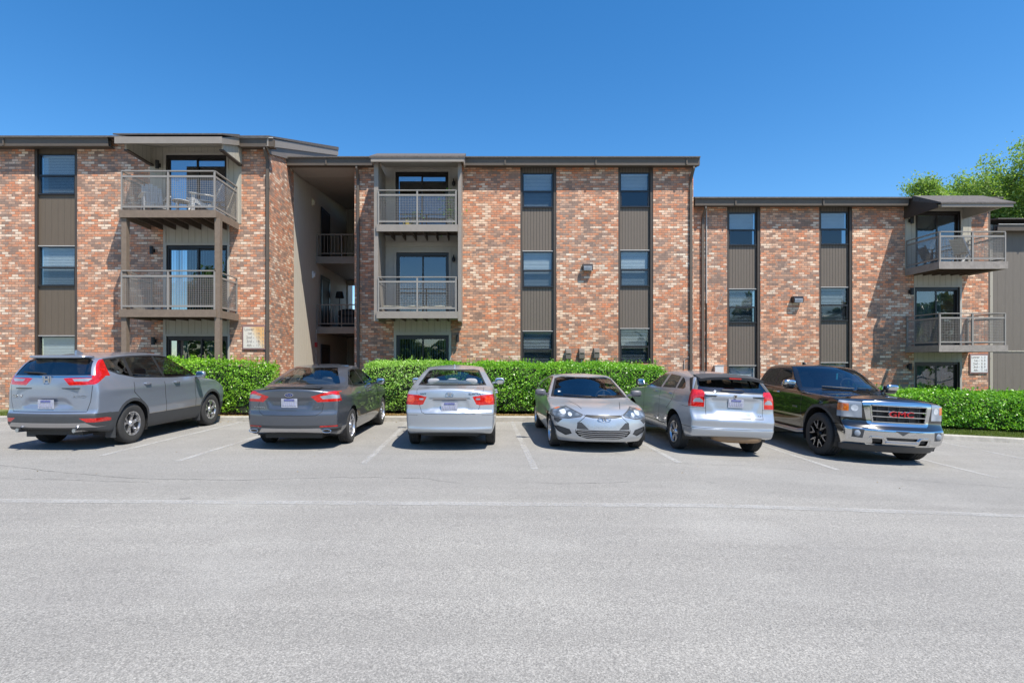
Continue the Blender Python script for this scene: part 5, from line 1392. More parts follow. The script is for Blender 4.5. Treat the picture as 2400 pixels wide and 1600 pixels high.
B.end_cut('bumper_insert', 'satin', [(-.56, .39), (.56, .39), (.64, .30), (-.64, .30)], 'rear', -.62, False)
B.end_cut('bumper_valance', 'black', [(.60, .375), (.88, .385), (.90, .33), (.64, .315)], 'rear', -.62, True)
B.end_cut('bumper_reflector', 'red', [(.56, .435), (.86, .435), (.86, .412), (.56, .412)], 'rear', -.62, True)
seam_end(B, (.62, 1.03), (.60, .80), 'rear', -.5, w=.008); seam_end(B, (.63, .82), (.60, .68), 'rear', -.5); seam_end(B, (.60, .68), (.50, .62), 'rear', -.5); seam_end(B, (-.5, .62), (.5, .62), 'rear', -.5, mirror=False)
for a_, b_ in (((1.12, 1.03), (1.16, .3)), ((.28, 1.06), (.33, .86)), ((.33, .86), (.50, .62)), ((2.15, 1.03), (2.2, .3))): seam_side(B, a_, b_)
seats(root, sp, 1.20, .25, .55, 'cabin', 'cabin'); underside(root, sp, 2.85, .335, .85)
plate(root, B, 'rear', .0, .835)
h, n = B.rear(0, .975); m = MB(); N_ = 24
m.v += [(h.x-.012, .085*math.cos(2*math.pi*i/N_), .975+.036*math.sin(2*math.pi*i/N_)) for i in range(N_)]+[(h.x+.03, .085*math.cos(2*math.pi*i/N_), .975+.036*math.sin(2*math.pi*i/N_)) for i in range(N_)]
m.f += [tuple(range(N_))]+[(i, (i+1) % N_, N_+(i+1) % N_, N_+i) for i in range(N_)]; o_ = m.build('emblem', M['chrome'], root)
M['navy'] = simple('navy_enamel', (.01, .03, .15), .3)
m = MB(); m.v += [(h.x-.015, .073*math.cos(2*math.pi*i/N_), .975+.028*math.sin(2*math.pi*i/N_)) for i in range(N_)]+[(h.x-.0, .073*math.cos(2*math.pi*i/N_), .975+.028*math.sin(2*math.pi*i/N_)) for i in range(N_)]
m.f += [tuple(range(N_))]+[(i, (i+1) % N_, N_+(i+1) % N_, N_+i) for i in range(N_)]; o2 = m.build('emblem_field', M['navy'], o_)
vs_, fs_ = text_mb('Ford', .045, .003, shear=.25); m = MB(); m.add([(h.x-.018-v[2], -v[0], .975+v[1]) for v in vs_], fs_); m.build('emblem_script', M['chrome'], o_, fix=False)
lettering(root, 'badge_lettering', 'FUSION', .035, 'rear', .60, .755, B, M['satin'], fit=.24); lettering(root, 'badge_lettering', 'SE', .035, 'rear', -.52, .755, B, M['satin'], fit=.06)
m = MB(); n_ = 24; pr_ = []
for i in range(n_+1):
    y_ = -.56+1.12*i/n_; hx = B.rear(y_, 1.04)[0].x; k_ = 1-(abs(y_)/.56)**4
    pr_.append([(hx+.01, y_, 1.095+.028*k_), (hx+.15, y_, 1.10+.012*k_), (hx+.15, y_, 1.085), (hx+.02, y_, 1.085+.012*k_)])
for i, q_ in enumerate(pr_): m.v += q_
for i in range(n_):
    for k in range(4): a = i*4+k; b_ = i*4+(k+1) % 4; m.f.append((a, b_, b_+4, a+4))
m.build('boot_spoiler', paint2, root, smooth=True)
m = MB(); m.tube([(.62, 0, 1.455), (.60, 0, 1.49)], [.02, .008], 8); m.tube([(.60, 0, 1.48), (.44, 0, 1.70)], [.005, .003], 6); m.build('roof_antenna', M['black'], root)
m = MB()
for sg in (1, -1):
    P_ = [(-.985, sg*(.70+.085*math.cos(t)), .352+.03*math.sin(t)) for t in np.linspace(0, 2*math.pi, 17)]; m.tube(P_, .008, 6, False)
    m.build('exhaust_tip', M['chrome'], root, smooth=True); m = MB()
handle(root, B, .42, .925, paint2); handle(root, B, 1.34, .915, paint2)
for sg in (1, -1): door_mirror(root, 2.10, .90, 1.07, sg, paint2)
B.finish(root, paint2)
for x_ in (0, 2.85):
    for sg in (1, -1): wheel_parts(root, x_, sg*.80, sg, .335, .225, .235, 'ten')
place(root, -3.60, 11.08, 2.0, (1, 1, 1.085))

# ---------------------------------------------------------------- 3 silver sedan, rear view
paint3 = carpaint('paint_silver_a', (.48, .51, .545), .72, .30)
sp = dict(top=[(-1.02, 1.02), (-.94, 1.085), (-.80, 1.10), (-.50, 1.11), (-.38, 1.135), (.05, 1.32), (.28, 1.405), (.6, 1.455), (1.0, 1.485), (1.3, 1.475), (1.6, 1.42), (2.0, 1.22), (2.35, 1.06), (2.6, 1.01), (3.0, .95), (3.35, .84), (3.5, .72)],
          bottom=[(-.98, .30), (-.5, .22), (0, .2), (2.6, .2), (3.1, .2), (3.5, .26)],
          rear=[(.2, -.84), (.28, -.90), (.35, -.965), (.39, -.95), (.58, -.975), (.665, -.985), (.685, -.945), (.90, -.935), (1.05, -.92), (1.1, -.90)],
          front=[(.2, 3.38), (.45, 3.50), (.65, 3.50), (.8, 3.42), (1.0, 3.2)],
          sec=[(.2, .80), (.32, .86), (.55, .885), (.78, .888), (.95, .87), (1.07, .835), (1.2, .765), (1.42, .615), (1.5, .55)],
          plan=[(-1.0, .905), (-.7, .95), (-.3, .99), (0, 1.0), (2.4, 1.0), (2.9, .97), (3.3, .89), (3.5, .80)],
          bulge=[(0, .62, .40, .18, .012), (2.65, .62, .40, .18, .012)], crown=.045, wsbow=.28, rwbow=.24, bowr=.15, bowf=.30, creases=[(.88, -.02, .014, .10)], dents=[(.70, .90, .40, .33, .028)], xmid=.95, cab=(-.2, 0, 2.25), ux=(-.7, 3.2), under=.2, smooth=4)
root = empty('parked_sedan', label='silver sedan seen squarely from behind, with round-lensed orange red tail lights', cat='car')
B = Body(sp); B.inset = {'rear_window': .004}
for x_ in (0, 2.65): B.arch(x_, .315, .365)
window_set(B, [(-.12, 1.14), (.03, 1.22), (.32, 1.345), (.7, 1.40), (1.25, 1.40), (1.55, 1.31), (2.08, 1.08), (1.2, 1.05), (.3, 1.075)],
           [[(.0, 1.14), (.2, 1.28), (.36, 1.335), (.72, 1.375), (.86, 1.38), (.92, 1.075), (.3, 1.10)], [(.98, 1.07), (.93, 1.38), (1.24, 1.375), (1.52, 1.29), (1.95, 1.09)]], 'cglass')
B.end_cut('windscreen', 'cglass_clear', [(-.70, 1.08), (.70, 1.08), (.55, 1.40), (-.55, 1.40)], 'front', 1.3, False, nf=lambda n: n.x > .2)
B.cut('rear_window_seal', 'black', B.poly([(-.69, 1.115), (.69, 1.115), (.52, 1.41), (-.52, 1.41)], 'end')+[((.5, 0, 0), (1, 0, 0))], nf=lambda n: n.x < -.1 and abs(n.y) < .75)
B.cut('rear_window', 'cglass_clear', B.poly([(-.65, 1.135), (.65, 1.135), (.50, 1.39), (-.50, 1.39)], 'end')+[((.5, 0, 0), (1, 0, 0))], nf=lambda n: n.x < -.1 and abs(n.y) < .75)
TL = [(.43, .945), (.50, .805), (.56, .79), (1.1, .80), (1.1, .99), (.82, .985), (.62, .975)]
B.end_cut('tail_light', 'red', TL, 'rear', -.58, True)
M['lens_round'] = lamp_mat('lens_orange_red', (.80, .10, .03), (.62, .03, .012), 22)
B.end_cut('tail_light_ring', 'lens_round', [(.735+.075*math.cos(2*math.pi*i/16), .895+.07*math.sin(2*math.pi*i/16)) for i in range(16)], 'rear', -.6, True)
B.end_cut('reversing_lens', 'clear', [(.49, .915), (.50, .885), (.575, .885), (.575, .915)], 'rear', -.6, True)
B.end_cut('boot_chrome_strip', 'satin', [(-.37, .935), (.37, .935), (.40, .90), (-.40, .90)], 'rear', -.7, False)
B.end_cut('plate_recess_shade', 'clad', [(-.30, .898), (.30, .898), (.33, .885), (-.33, .885)], 'rear', -.7, False)
seam_end(B, (.585, .99), (.57, .79), 'rear', -.6, w=.007); seam_end(B, (.57, .79), (.53, .67), 'rear', -.6, w=.008); seam_end(B, (.53, .67), (.46, .635), 'rear', -.6, w=.008); seam_end(B, (-.46, .635), (.46, .635), 'rear', -.6, w=.008, mirror=False)
seam_end(B, (.62, .99), (.64, 1.1), 'rear', -.3, w=.007)
B.end_cut('bumper_line', 'clad', [(-1, .605), (-.6, .605), (-.6, .610), (-1, .610)], 'rear', -.3, True)
for a_, b_ in (((.95, 1.06), (.98, .28)), ((.30, .95), (.48, .6)), ((1.85, 1.06), (1.9, .28))): seam_side(B, a_, b_)
seats(root, sp, 1.05, .12, .55, 'cabin_grey', 'cabin_grey'); underside(root, sp, 2.65, .315, .82)
plate(root, B, 'rear', .0, .77)
lettering(root, 'badge_lettering', 'VVT', .04, 'rear', .50, .995, B, M['black'], fit=.12); lettering(root, 'badge_lettering', 'ELANTRA', .045, 'rear', -.47, .995, B, M['black'], fit=.22)
h, n = B.rear(0, .985)
def oval_h(root, x, z, s, w=.075, hh=.04):
    m = MB(); P_ = [(x+s*.012, w*math.cos(t), z+hh*math.sin(t)) for t in np.linspace(0, 2*math.pi, 25)]; m.tube(P_, .006, 6, False)
    m.bar((x+s*.012, .030, z-hh*.62), (x+s*.012, .018, z+hh*.62), .012, .012, up=(1, 0, 0)); m.bar((x+s*.012, -.018, z-hh*.62), (x+s*.012, -.030, z+hh*.62), .012, .012, up=(1, 0, 0)); m.bar((x+s*.012, .026, z-.006), (x+s*.012, -.026, z+.006), .010, .010, up=(1, 0, 0))
    return m.build('emblem', M['chrome'], root)
oval_h(root, h.x, .985, -1)
m = MB(); m.prism([(-.02, 0), (.12, 0), (.0, .06), (-.02, .055)], 'y', -.015, .015, M=Matrix.Translation((.55, 0, 1.445))); m.build('roof_antenna', paint3, root)
handle(root, B, .40, .93, paint3); handle(root, B, 1.18, .925, paint3)
for sg in (1, -1): door_mirror(root, 1.85, .86, 1.10, sg, paint3, (.12, .23, .15))
B.finish(root, paint3)
for x_ in (0, 2.65):
    for sg in (1, -1): wheel_parts(root, x_, sg*.77, sg, .318, .20, .20, 'five')
place(root, -.60, 10.95, .8, (1, 1, 1.03), .055)

# ---------------------------------------------------------------- 4 silver hatch coupe, front view
paint4 = carpaint('paint_silver_b', (.50, .53, .565), .72, .29)
sp = dict(top=[(-.78, 1.05), (-.68, 1.14), (-.4, 1.215), (.1, 1.31), (.6, 1.385), (1.0, 1.405), (1.35, 1.395), (1.56, 1.345), (2.0, 1.14), (2.44, .935), (2.62, .905), (3.0, .86), (3.3, .77), (3.52, .64)],
          bottom=[(-.7, .30), (-.4, .2), (0, .18), (2.65, .18), (3.1, .16), (3.5, .2)],
          rear=[(.2, -.62), (.5, -.72), (.9, -.72), (1.05, -.68), (1.15, -.6)],
          front=[(.15, 3.36), (.28, 3.47), (.42, 3.50), (.60, 3.475), (.72, 3.42), (.85, 3.28), (1.0, 3.1)],
          sec=[(.15, .80), (.30, .87), (.50, .895), (.72, .895), (.88, .87), (.98, .83), (1.12, .76), (1.35, .62), (1.42, .54)],
          plan=[(-.75, .92), (-.3, .985), (0, 1.0), (2.2, 1.0), (2.7, .99), (3.0, .955), (3.25, .90), (3.5, .80)],
          bulge=[(0, .62, .42, .20, .025), (2.65, .62, .42, .20, .02)], crown=.045, wsbow=.36, rwbow=.2, bowr=.2, bowf=.34, creases=[(.80, -.04, .016, .10), (.42, .04, .012, .10)], xmid=.9, cab=(-.2, 0, 2.35), ux=(-.5, 3.2), under=.17, smooth=4)
root = empty('parked_hatchback', label='silver three door hatchback facing out, with amber-tipped headlights and a wide smiling grille', cat='car')
B = Body(sp); B.inset = {'grille': .02, 'fog_recess': .015}
for x_ in (0, 2.65): B.arch(x_, .325, .372)
window_set(B, [(-.15, 1.02), (.05, 1.16), (.6, 1.29), (1.1, 1.33), (1.5, 1.265), (2.15, .985), (1.2, .97)],
           [[(.0, 1.03), (.12, 1.14), (.55, 1.255), (.68, .99)], [(.75, .99), (.65, 1.27), (1.1, 1.305), (1.48, 1.24), (2.02, .99)]], 'cglass')
B.end_cut('windscreen_surround', 'black', [(-.79, .935), (.79, .935), (.60, 1.345), (-.60, 1.345)], 'front', 1.3, False, nf=lambda n: n.x > .15)
B.end_cut('windscreen', 'cglass_clear', [(-.735, .955), (.735, .955), (.565, 1.33), (-.565, 1.33)], 'front', 1.3, False, nf=lambda n: n.x > .15)
B.side_cut('roof_trim', 'black', [(1.45, 1.30), (1.6, 1.33), (2.3, .99), (2.15, .985)], ymin=.4, over=('body',), nf=lambda n: n.x < .75)
B.end_cut('headlight_surround', 'clad', [(.335, .72), (.41, .655), (.62, .612), (.79, .612), (1.1, .685), (1.1, .95), (.79, .915), (.67, .855)], 'front', 2.70, True)
B.end_cut('headlight', 'headlamp', [(.36, .71), (.42, .67), (.62, .63), (.78, .63), (1.1, .70), (1.1, .93), (.80, .90), (.68, .84)], 'front', 2.72, True)
M['headlight_core'] = lamp_mat('headlight_projector', (.75, .78, .80), (.45, .48, .52), 10)
for cy_, cz_, rr_ in ((.70, .735, .055), (.585, .695, .035)): B.end_cut('headlight_projector', 'headlight_core', [(cy_+rr_*math.cos(2*math.pi*i/14), cz_+rr_*math.sin(2*math.pi*i/14)) for i in range(14)], 'front', 3.0, True)
B.end_cut('turn_signal', 'amber', [(.715, .83), (.735, .79), (.80, .765), (1.1, .80), (1.1, .95), (.8, .95)], 'front', 2.72, True, over=('headlight',))
B.side_cut('headlight_end', 'body', [(2.5, .6), (2.80, .6), (2.90, .95), (2.5, .95)], ymin=.5, over=('headlight', 'turn_signal', 'headlight_surround'))
B.end_cut('upper_grille', 'black', [(-.31, .70), (.31, .70), (.35, .67), (.20, .645), (-.20, .645), (-.35, .67)], 'front', 3.2, False)
B.end_cut('grille', 'black', [(-.47, .42), (.47, .42), (.50, .36), (.44, .295), (.30, .255), (-.30, .255), (-.44, .295), (-.50, .36)], 'front', 3.0, False)
B.end_cut('grille_corner', 'clad', [(.27, .43), (.485, .43), (.47, .56), (.40, .56)], 'front', 3.0, True)
B.end_cut('fog_recess', 'clad', [(.56, .335), (.60, .415), (.80, .47), (.86, .45), (.80, .36), (.66, .29)], 'front', 2.95, True)
B.end_cut('bumper_slot', 'clad', [(.72, .60), (.86, .625), (.86, .56), (.80, .52)], 'front', 2.95, True)
seam_end(B, (.355, .70), (.32, .685), 'front', 3.0, w=.010); seam_end(B, (.335, .665), (.475, .535), 'front', 3.0, w=.010); seam_end(B, (.50, .36), (.50, .42), 'front', 3.0, w=.010)
for a_, b_ in (((2.55, .50), (3.15, .36)),): B.cut('hood_seam', 'black', B.poly([(a_[0], a_[1]+.006), (b_[0], b_[1]+.006), (b_[0], b_[1]-.006), (a_[0], a_[1]-.006)], 'top')+[((0, 0, .7), (0, 0, -1))], over=('body',)); B.cut('hood_seam', 'black', B.poly([(a_[0], -a_[1]-.006), (b_[0], -b_[1]-.006), (b_[0], -b_[1]+.006), (a_[0], -a_[1]+.006)], 'top')+[((0, 0, .7), (0, 0, -1))], over=('body',))
for a_, b_ in (((.70, .99), (.72, .3)), ((2.1, .99), (2.12, .25))): seam_side(B, a_, b_)
B.side_cut('front_bumper_seam', 'black', [(2.98, .60), (2.99, .60), (3.07, .72), (3.06, .72)], ymin=.5)
seats(root, sp, 1.05, .22, .45); underside(root, sp, 2.65, .325, .84)
h, n = B.front(0, .625); oval_h(root, h.x, .63, 1, .115, .055)
m = MB()
for k in range(4):
    z_ = .275+k*.038; wv_ = .40+.018*k+.03*(k > 0); P_ = []
    for i in range(15): y_ = -wv_+2*wv_*i/14; hh = B.front(y_, z_)[0]; P_.append((hh.x-.002, y_, z_+.025*(abs(y_)/wv_)**3))
    for p_, q_ in zip(P_[:-1], P_[1:]): m.bar(p_, q_, .016, .014)
m.build('grille_bars', M['satin'], root)
for sg in (1, -1): door_mirror(root, 1.96, .87, 1.02, sg, paint4, (.14, .22, .14), cap=simple('mirror_cap_grey', (.11, .11, .125), .35))
for (y0, y1) in ((.62, .12), (-.02, -.55)):
    P_ = []
    for i in range(8): y_ = y0+(y1-y0)*i/7; hh = B.front(y_, .965+.012*i/7)[0]; P_.append(hh+Vector((.02, 0, .012)))
    wiper(root, P_, B, r=.010)
m = MB(); m.prism([(-.02, 0), (.12, 0), (.0, .06), (-.02, .055)], 'y', -.015, .015, M=Matrix.Translation((.15, 0, 1.315))); m.build('roof_antenna', paint4, root)
hh = B.front(-.60, 1.04)[0]; m = MB(); m.box(-.002, .002, -.03, .03, -.025, .025, Matrix.Translation(hh+Vector((-.0, 0, 0))) @ Matrix.Rotation(R(-60), 4, 'Y')); m.build('windscreen_sticker', M['white'], root)
B.finish(root, paint4)
for x_ in (0, 2.65):
    for sg in (1, -1): wheel_parts(root, x_, sg*.785, sg, .325, .225, .215, 'ten')
place(root, 2.24, 13.35, 179.8, (1, 1.02, .98), .02)

# ---------------------------------------------------------------- 5 silver hatchback, rear view
paint5 = carpaint('paint_silver_c', (.46, .485, .515), .72, .32)
sp = dict(top=[(-.86, 1.0), (-.72, 1.38), (-.55, 1.425), (-.1, 1.465), (.5, 1.50), (.95, 1.50), (1.25, 1.465), (1.45, 1.41), (1.85, 1.23), (2.12, 1.12), (2.3, 1.09), (2.8, 1.05), (3.2, .98), (3.42, .86)],
          bottom=[(-.86, .33), (-.5, .25), (0, .22), (2.6, .22), (3.1, .22), (3.5, .26)],
          rear=[(.2, -.74), (.35, -.835), (.455, -.865), (.475, -.845), (.63, -.865), (.66, -.80), (.90, -.775), (1.10, -.76), (1.15, -.72), (1.30, -.60), (1.42, -.50), (1.5, -.46)], dents=[(.76, 1.03, .40, .50, .03)],
          front=[(.2, 3.38), (.45, 3.48), (.7, 3.48), (.85, 3.42), (1.0, 3.3)],
          sec=[(.2, .80), (.34, .86), (.55, .875), (.80, .88), (1.0, .872), (1.10, .845), (1.22, .785), (1.42, .675), (1.52, .60)],
          plan=[(-.9, .925), (-.6, .965), (-.3, .99), (0, 1.0), (2.4, 1.0), (2.9, .98), (3.2, .93), (3.45, .86)],
          bulge=[(0, .62, .40, .24, .04), (2.635, .62, .40, .24, .04)], crown=.045, wsbow=.28, rwbow=.10, bowr=.11, bowf=.25, creases=[(.90, 0, .010, .08)], xmid=.8, cab=(-.3, 0, 2.05), ux=(-.6, 3.1), under=.23, smooth=4)
root = empty('parked_hatchback', label='boxy silver hatchback seen from behind, with tall red tail lights and black roof spoiler', cat='car')
B = Body(sp); B.inset = {'rear_window': .004}
for x_ in (0, 2.635): B.arch(x_, .335, .395)
B.side_cut('roof_rail_trim', 'black', [(-.62, 1.02), (-.54, 1.02), (-.30, 1.36), (.2, 1.435), (.9, 1.46), (1.3, 1.41), (1.3, 1.46), (.9, 1.50), (-.3, 1.43), (-.52, 1.30)][:0] or [(-.62, 1.13), (-.55, 1.12), (-.26, 1.36), (-.36, 1.40)], ymin=.3, over=('body',))
window_set(B, None, [[(-.30, 1.18), (-.20, 1.27), (-.05, 1.345), (.06, 1.37), (.06, 1.145), (-.24, 1.145)], [(.13, 1.14), (.15, 1.38), (.72, 1.41), (.80, 1.115)], [(.90, 1.11), (.83, 1.41), (1.16, 1.395), (1.36, 1.33), (1.86, 1.105)]], 'cglass')
B.end_cut('windscreen', 'cglass', [(-.70, 1.09), (.70, 1.09), (.58, 1.44), (-.58, 1.44)], 'front', 1.2, False, nf=lambda n: n.x > .2)
B.cut('rear_window_surround', 'clad', B.poly([(-.80, 1.12), (.80, 1.12), (.64, 1.40), (-.64, 1.40)], 'end')+[((-.2, 0, 0), (1, 0, 0))], nf=lambda n: n.x < -.35)
B.end_cut('rear_window', 'cglass', [(-.71, 1.145), (.71, 1.145), (.60, 1.375), (-.60, 1.375)], 'rear', -.2, False, nf=lambda n: n.x < -.3)
B.end_cut('tail_light', 'red', [(.60, .85), (1.1, .85), (1.1, 1.18), (.62, 1.165), (.585, 1.12)], 'rear', -.58, True)
B.end_cut('reversing_lens', 'clear', [(.61, .935), (.80, .935), (.79, .975), (.75, 1.01), (.68, 1.015), (.62, .975)], 'rear', -.6, True)
B.end_cut('tail_light_band', 'red', [(.60, .85), (1.1, .85), (1.1, .92), (.60, .92)], 'rear', -.56, True, over=('tail_light',))
seam_end(B, (.575, 1.12), (.565, .66), 'rear', -.5, w=.009); seam_end(B, (-.57, .665), (.57, .665), 'rear', -.5, w=.012, mirror=False); seam_end(B, (.565, .835), (1.0, .835), 'rear', -.35, w=.007)
seam_end(B, (-1, .465), (1, .465), 'rear', -.35, w=.010, mirror=False)
for a_, b_ in (((.85, 1.05), (.88, .35)), ((.10, 1.08), (.13, .9)), ((.13, .9), (.42, .70)), ((1.85, 1.05), (1.88, .35))): seam_side(B, a_, b_)
seam_side(B, (.48, .38), (2.1, .38), .014)
seats(root, sp, .95, .15, .62); underside(root, sp, 2.635, .345, .82)
m = MB(); m.blob((-.62, -.12, .30), (.36, 1.0, .22), 3.4); m.build('silencer', simple('rusty_metal', (.30, .20, .12), .6, .4), root, smooth=True)
plate(root, B, 'rear', -.02, .94, kind='light')
lettering(root, 'badge_lettering', 'DODGE', .045, 'rear', .47, 1.06, B, M['black'], fit=.19); lettering(root, 'badge_lettering', 'CALIBER', .04, 'rear', -.46, 1.06, B, M['black'], fit=.20); lettering(root, 'badge_lettering', 'SXT', .035, 'rear', -.50, .72, B, M['satin'], fit=.08)
h, n = B.rear(0, 1.065); m = MB(); m.prism([(-.03, .035), (.03, .035), (.028, -.01), (.0, -.04), (-.028, -.01)], 'x', h.x-.014, h.x); m.build('emblem', M['chrome'], root)
m = MB(); m.prism([(-.012, .02), (.012, .02), (.018, .0), (.006, -.02), (-.006, -.02), (-.018, .0)], 'x', h.x-.018, h.x-.0145); m.build('emblem_mark', M['black'], root)
for o_ in root.children:
    if o_.name.startswith('emblem'): o_.location = (0, 0, 1.065)
# black roof spoiler with brake lamp
m = MB(); n_ = 16; Q = []
for i in range(n_+1):
    y_ = -.64+1.28*i/n_; e_ = (abs(y_)/.64)**3
    Q.append([(-.72+.10*e_, y_, 1.425-.05*e_), (-.25, y_*.98, 1.475-.035*e_), (-.25, y_*.98, 1.43-.035*e_), (-.70+.10*e_, y_, 1.375-.05*e_)])
for q_ in Q: m.v += q_
for i in range(n_):
    for k in range(4): a = i*4+k; b_ = i*4+(k+1) % 4; m.f.append((a, b_, b_+4, a+4))
m.f += [(0, 1, 2, 3), tuple(n_*4+k for k in range(4))]
o_ = m.build('roof_spoiler', M['clad'], root, smooth=True); m = MB(); m.box(-.727, -.71, -.12, .12, 1.39, 1.412); m.build('brake_light', M['red'], o_)
h1 = B.rear(-.18, 1.17)[0]; h2 = B.rear(.26, 1.18)[0]; wiper(root, [h1+Vector((-.03, 0, 0)), h1+Vector((-.05, .08, .02)), h2+Vector((-.03, 0, 0))], B, r=.012)
handle(root, B, .22, 1.02, M['satin'], .18); handle(root, B, 1.02, 1.01, M['satin'], .18)
for sg in (1, -1): door_mirror(root, 1.88, .86, 1.16, sg, paint5, (.15, .20, .17), cap=M['black'])
B.finish(root, paint5)
for x_ in (0, 2.635):
    for sg in (1, -1): wheel_parts(root, x_, sg*.77, sg, .345, .218, .215, 'six')
place(root, 4.66, 10.75, -1.6, (1, .95, 1), .07)

# ---------------------------------------------------------------- 6 black pickup, front view
paint6 = carpaint('paint_black', (.010, .010, .011), .0, .12)
sp = dict(top=[(-1.2, 1.32), (.95, 1.33), (1.02, 1.50), (1.12, 1.75), (1.3, 1.815), (1.9, 1.835), (2.3, 1.82), (2.5, 1.75), (2.85, 1.52), (3.2, 1.31), (3.4, 1.285), (4.0, 1.26), (4.35, 1.235), (4.52, 1.20), (4.7, 1.14)],
          bottom=[(-1.2, .50), (0, .42), (3.6, .42), (4.05, .30), (4.2, .22), (4.7, .22)],
          rear=[(.4, -1.15), (.7, -1.2), (1.4, -1.15)],
          front=[(.2, 4.36), (.35, 4.47), (.42, 4.58), (.66, 4.60), (.71, 4.55), (.80, 4.50), (1.10, 4.49), (1.18, 4.47), (1.25, 4.42)],
          sec=[(.2, .90), (.4, .95), (.6, .985), (.9, 1.0), (1.12, .995), (1.26, .97), (1.38, .92), (1.60, .83), (1.77, .74), (1.85, .68)],
          plan=[(-1.2, .97), (0, .99), (3.0, 1.0), (3.9, .995), (4.2, .98), (4.45, .95), (4.6, .90)],
          bulge=[(3.645, .95, .52, .24, .03)], crown=.05, wsbow=.30, rwbow=.05, bowr=.05, bowf=.20, xmid=1.8, cab=(1.1, 0, 3.0), ux=(-.9, 4.1), under=.40, smooth=4)
root = empty('pickup_truck', label='black pickup truck facing out with a big chrome grille and black forked-spoke wheels', cat='pickup truck')
B = Body(sp, nx=150, ny=48, nz=42); B.inset = {'grille': .06, 'lower_intake': .03}
for x_ in (0, 3.645): B.arch(x_, .45, .52, 'clad', .055)
window_set(B, [(1.12, 1.39), (1.30, 1.685), (1.45, 1.705), (2.30, 1.705), (2.45, 1.65), (2.98, 1.34), (1.15, 1.32)],
           [[(1.20, 1.37), (1.36, 1.67), (1.75, 1.685), (1.75, 1.355)], [(1.83, 1.35), (1.83, 1.685), (2.28, 1.68), (2.42, 1.62), (2.86, 1.35)]], 'cglass_dark')
B.side_cut('belt_moulding', 'satin', [(1.12, 1.305), (3.9, 1.19), (3.9, 1.20), (1.12, 1.318)], over=('body', 'window_surround'))
B.side_cut('door_moulding', 'satin', [(.7, .70), (3.05, .70), (3.05, .74), (.7, .74)], over=('body',))
B.end_cut('windscreen', 'cglass_clear', [(-.87, 1.33), (.87, 1.33), (.68, 1.75), (-.68, 1.75)], 'front', 2.1, False, nf=lambda n: n.x > .2)
# chrome grille shell, grille, lamps
B.end_cut('grille_surround', 'chrome', [(-.62, 1.19), (.62, 1.19), (.66, 1.15), (.58, .77), (.53, .735), (-.53, .735), (-.58, .77), (-.66, 1.15)], 'front', 4.1, False)
B.end_cut('grille', 'black', [(-.52, 1.115), (.52, 1.115), (.535, 1.09), (.50, .81), (.47, .79), (-.47, .79), (-.50, .81), (-.535, 1.09)], 'front', 4.1, False)
B.end_cut('headlight', 'clear', [(.67, 1.16), (1.2, 1.16), (1.2, .86), (.66, .86)], 'front', 4.18, True)
B.end_cut('turn_signal', 'amber', [(.87, 1.11), (1.2, 1.12), (1.2, .97), (.87, .97)], 'front', 4.15, True, over=('headlight',))
B.end_cut('headlight_projector', 'headlight_core', [(.78+.058*math.cos(2*math.pi*i/14), 1.035+.058*math.sin(2*math.pi*i/14)) for i in range(14)], 'front', 4.2, True)
B.end_cut('chrome_bumper', 'chrome', [(-1.2, .72), (1.2, .72), (1.2, .36), (-1.2, .36)], 'front', 4.10, False, over=('body', 'arch_trim'))
B.end_cut('air_dam', 'clad', [(-1.2, .36), (1.2, .36), (1.2, .1), (-1.2, .1)], 'front', 4.10, False, over=('body', 'arch_trim'))
B.end_cut('bumper_top_trim', 'body', [(-1.2, .73), (1.2, .73), (.98, .70), (.62, .67), (-.62, .67), (-.98, .70)], 'front', 4.1, False, over=('chrome_bumper',))
B.end_cut('fog_recess', 'clad', [(.66, .655), (.85, .655), (.85, .50), (.68, .49)], 'front', 4.2, True)
B.end_cut('lower_intake', 'black', [(-.30, .53), (.30, .53), (.27, .48), (-.27, .48)], 'front', 4.2, False)
B.end_cut('lower_intake', 'black', [(.36, .50), (.53, .50), (.51, .40), (.34, .40)], 'front', 4.2, True)
seam_end(B, (.0, 1.20), (.0, 1.205), 'front', 4.3, mirror=False)
for a_, b_ in (((1.78, 1.36), (1.80, .5)), ((1.05, 1.36), (1.05, .5)), ((3.0, 1.36), (3.02, .5))): seam_side(B, a_, b_)
B.side_cut('hood_seam', 'black', [(3.1, 1.225), (4.2, 1.18), (4.2, 1.188), (3.1, 1.233)], ymin=.6, over=('body',))
for (y0, z0, hh) in ((0, .885, 0),):
    m = MB()
    for z_ in (1.075, .985, .945+.0):
        pass
    for z_, dz_ in ((1.105, .016), (1.005, .017), (.905, .017), (.805, .016)):
        P_ = [(B.front(y_, z_)[0].x+.006, y_, z_) for y_ in np.linspace(-.51, .51, 13)]
        for p_, q_ in zip(P_[:-1], P_[1:]): m.bar(p_, q_, .03, dz_)
    for sg in (-1, 1):
        P_ = [(B.front(sg*y_, z_)[0].x+.006, sg*y_, z_) for y_, z_ in ((.53, 1.105), (.515, .95), (.49, .805))]
        for p_, q_ in zip(P_[:-1], P_[1:]): m.bar(p_, q_, .02, .02)
    m.build('grille_bars', M['chrome'], root)
    m = MB()
    for y_ in np.linspace(-.40, .40, 5): m = MB(); x_ = B.front(y_, 1.0)[0].x-.03; m.box(x_-.01, x_+.01, y_-.006, y_+.006, .80, 1.10); m.build('grille_upright', M['clad'], root)
vs_, fs_ = text_mb('GMC', .145, .02, spacing=1.02); w_ = max(v[0] for v in vs_)-min(v[0] for v in vs_); k_ = .46/w_
vs_ = [(v[0]*k_, v[1], v[2]) for v in vs_]
bx = B.front(0, .955)[0].x+.03
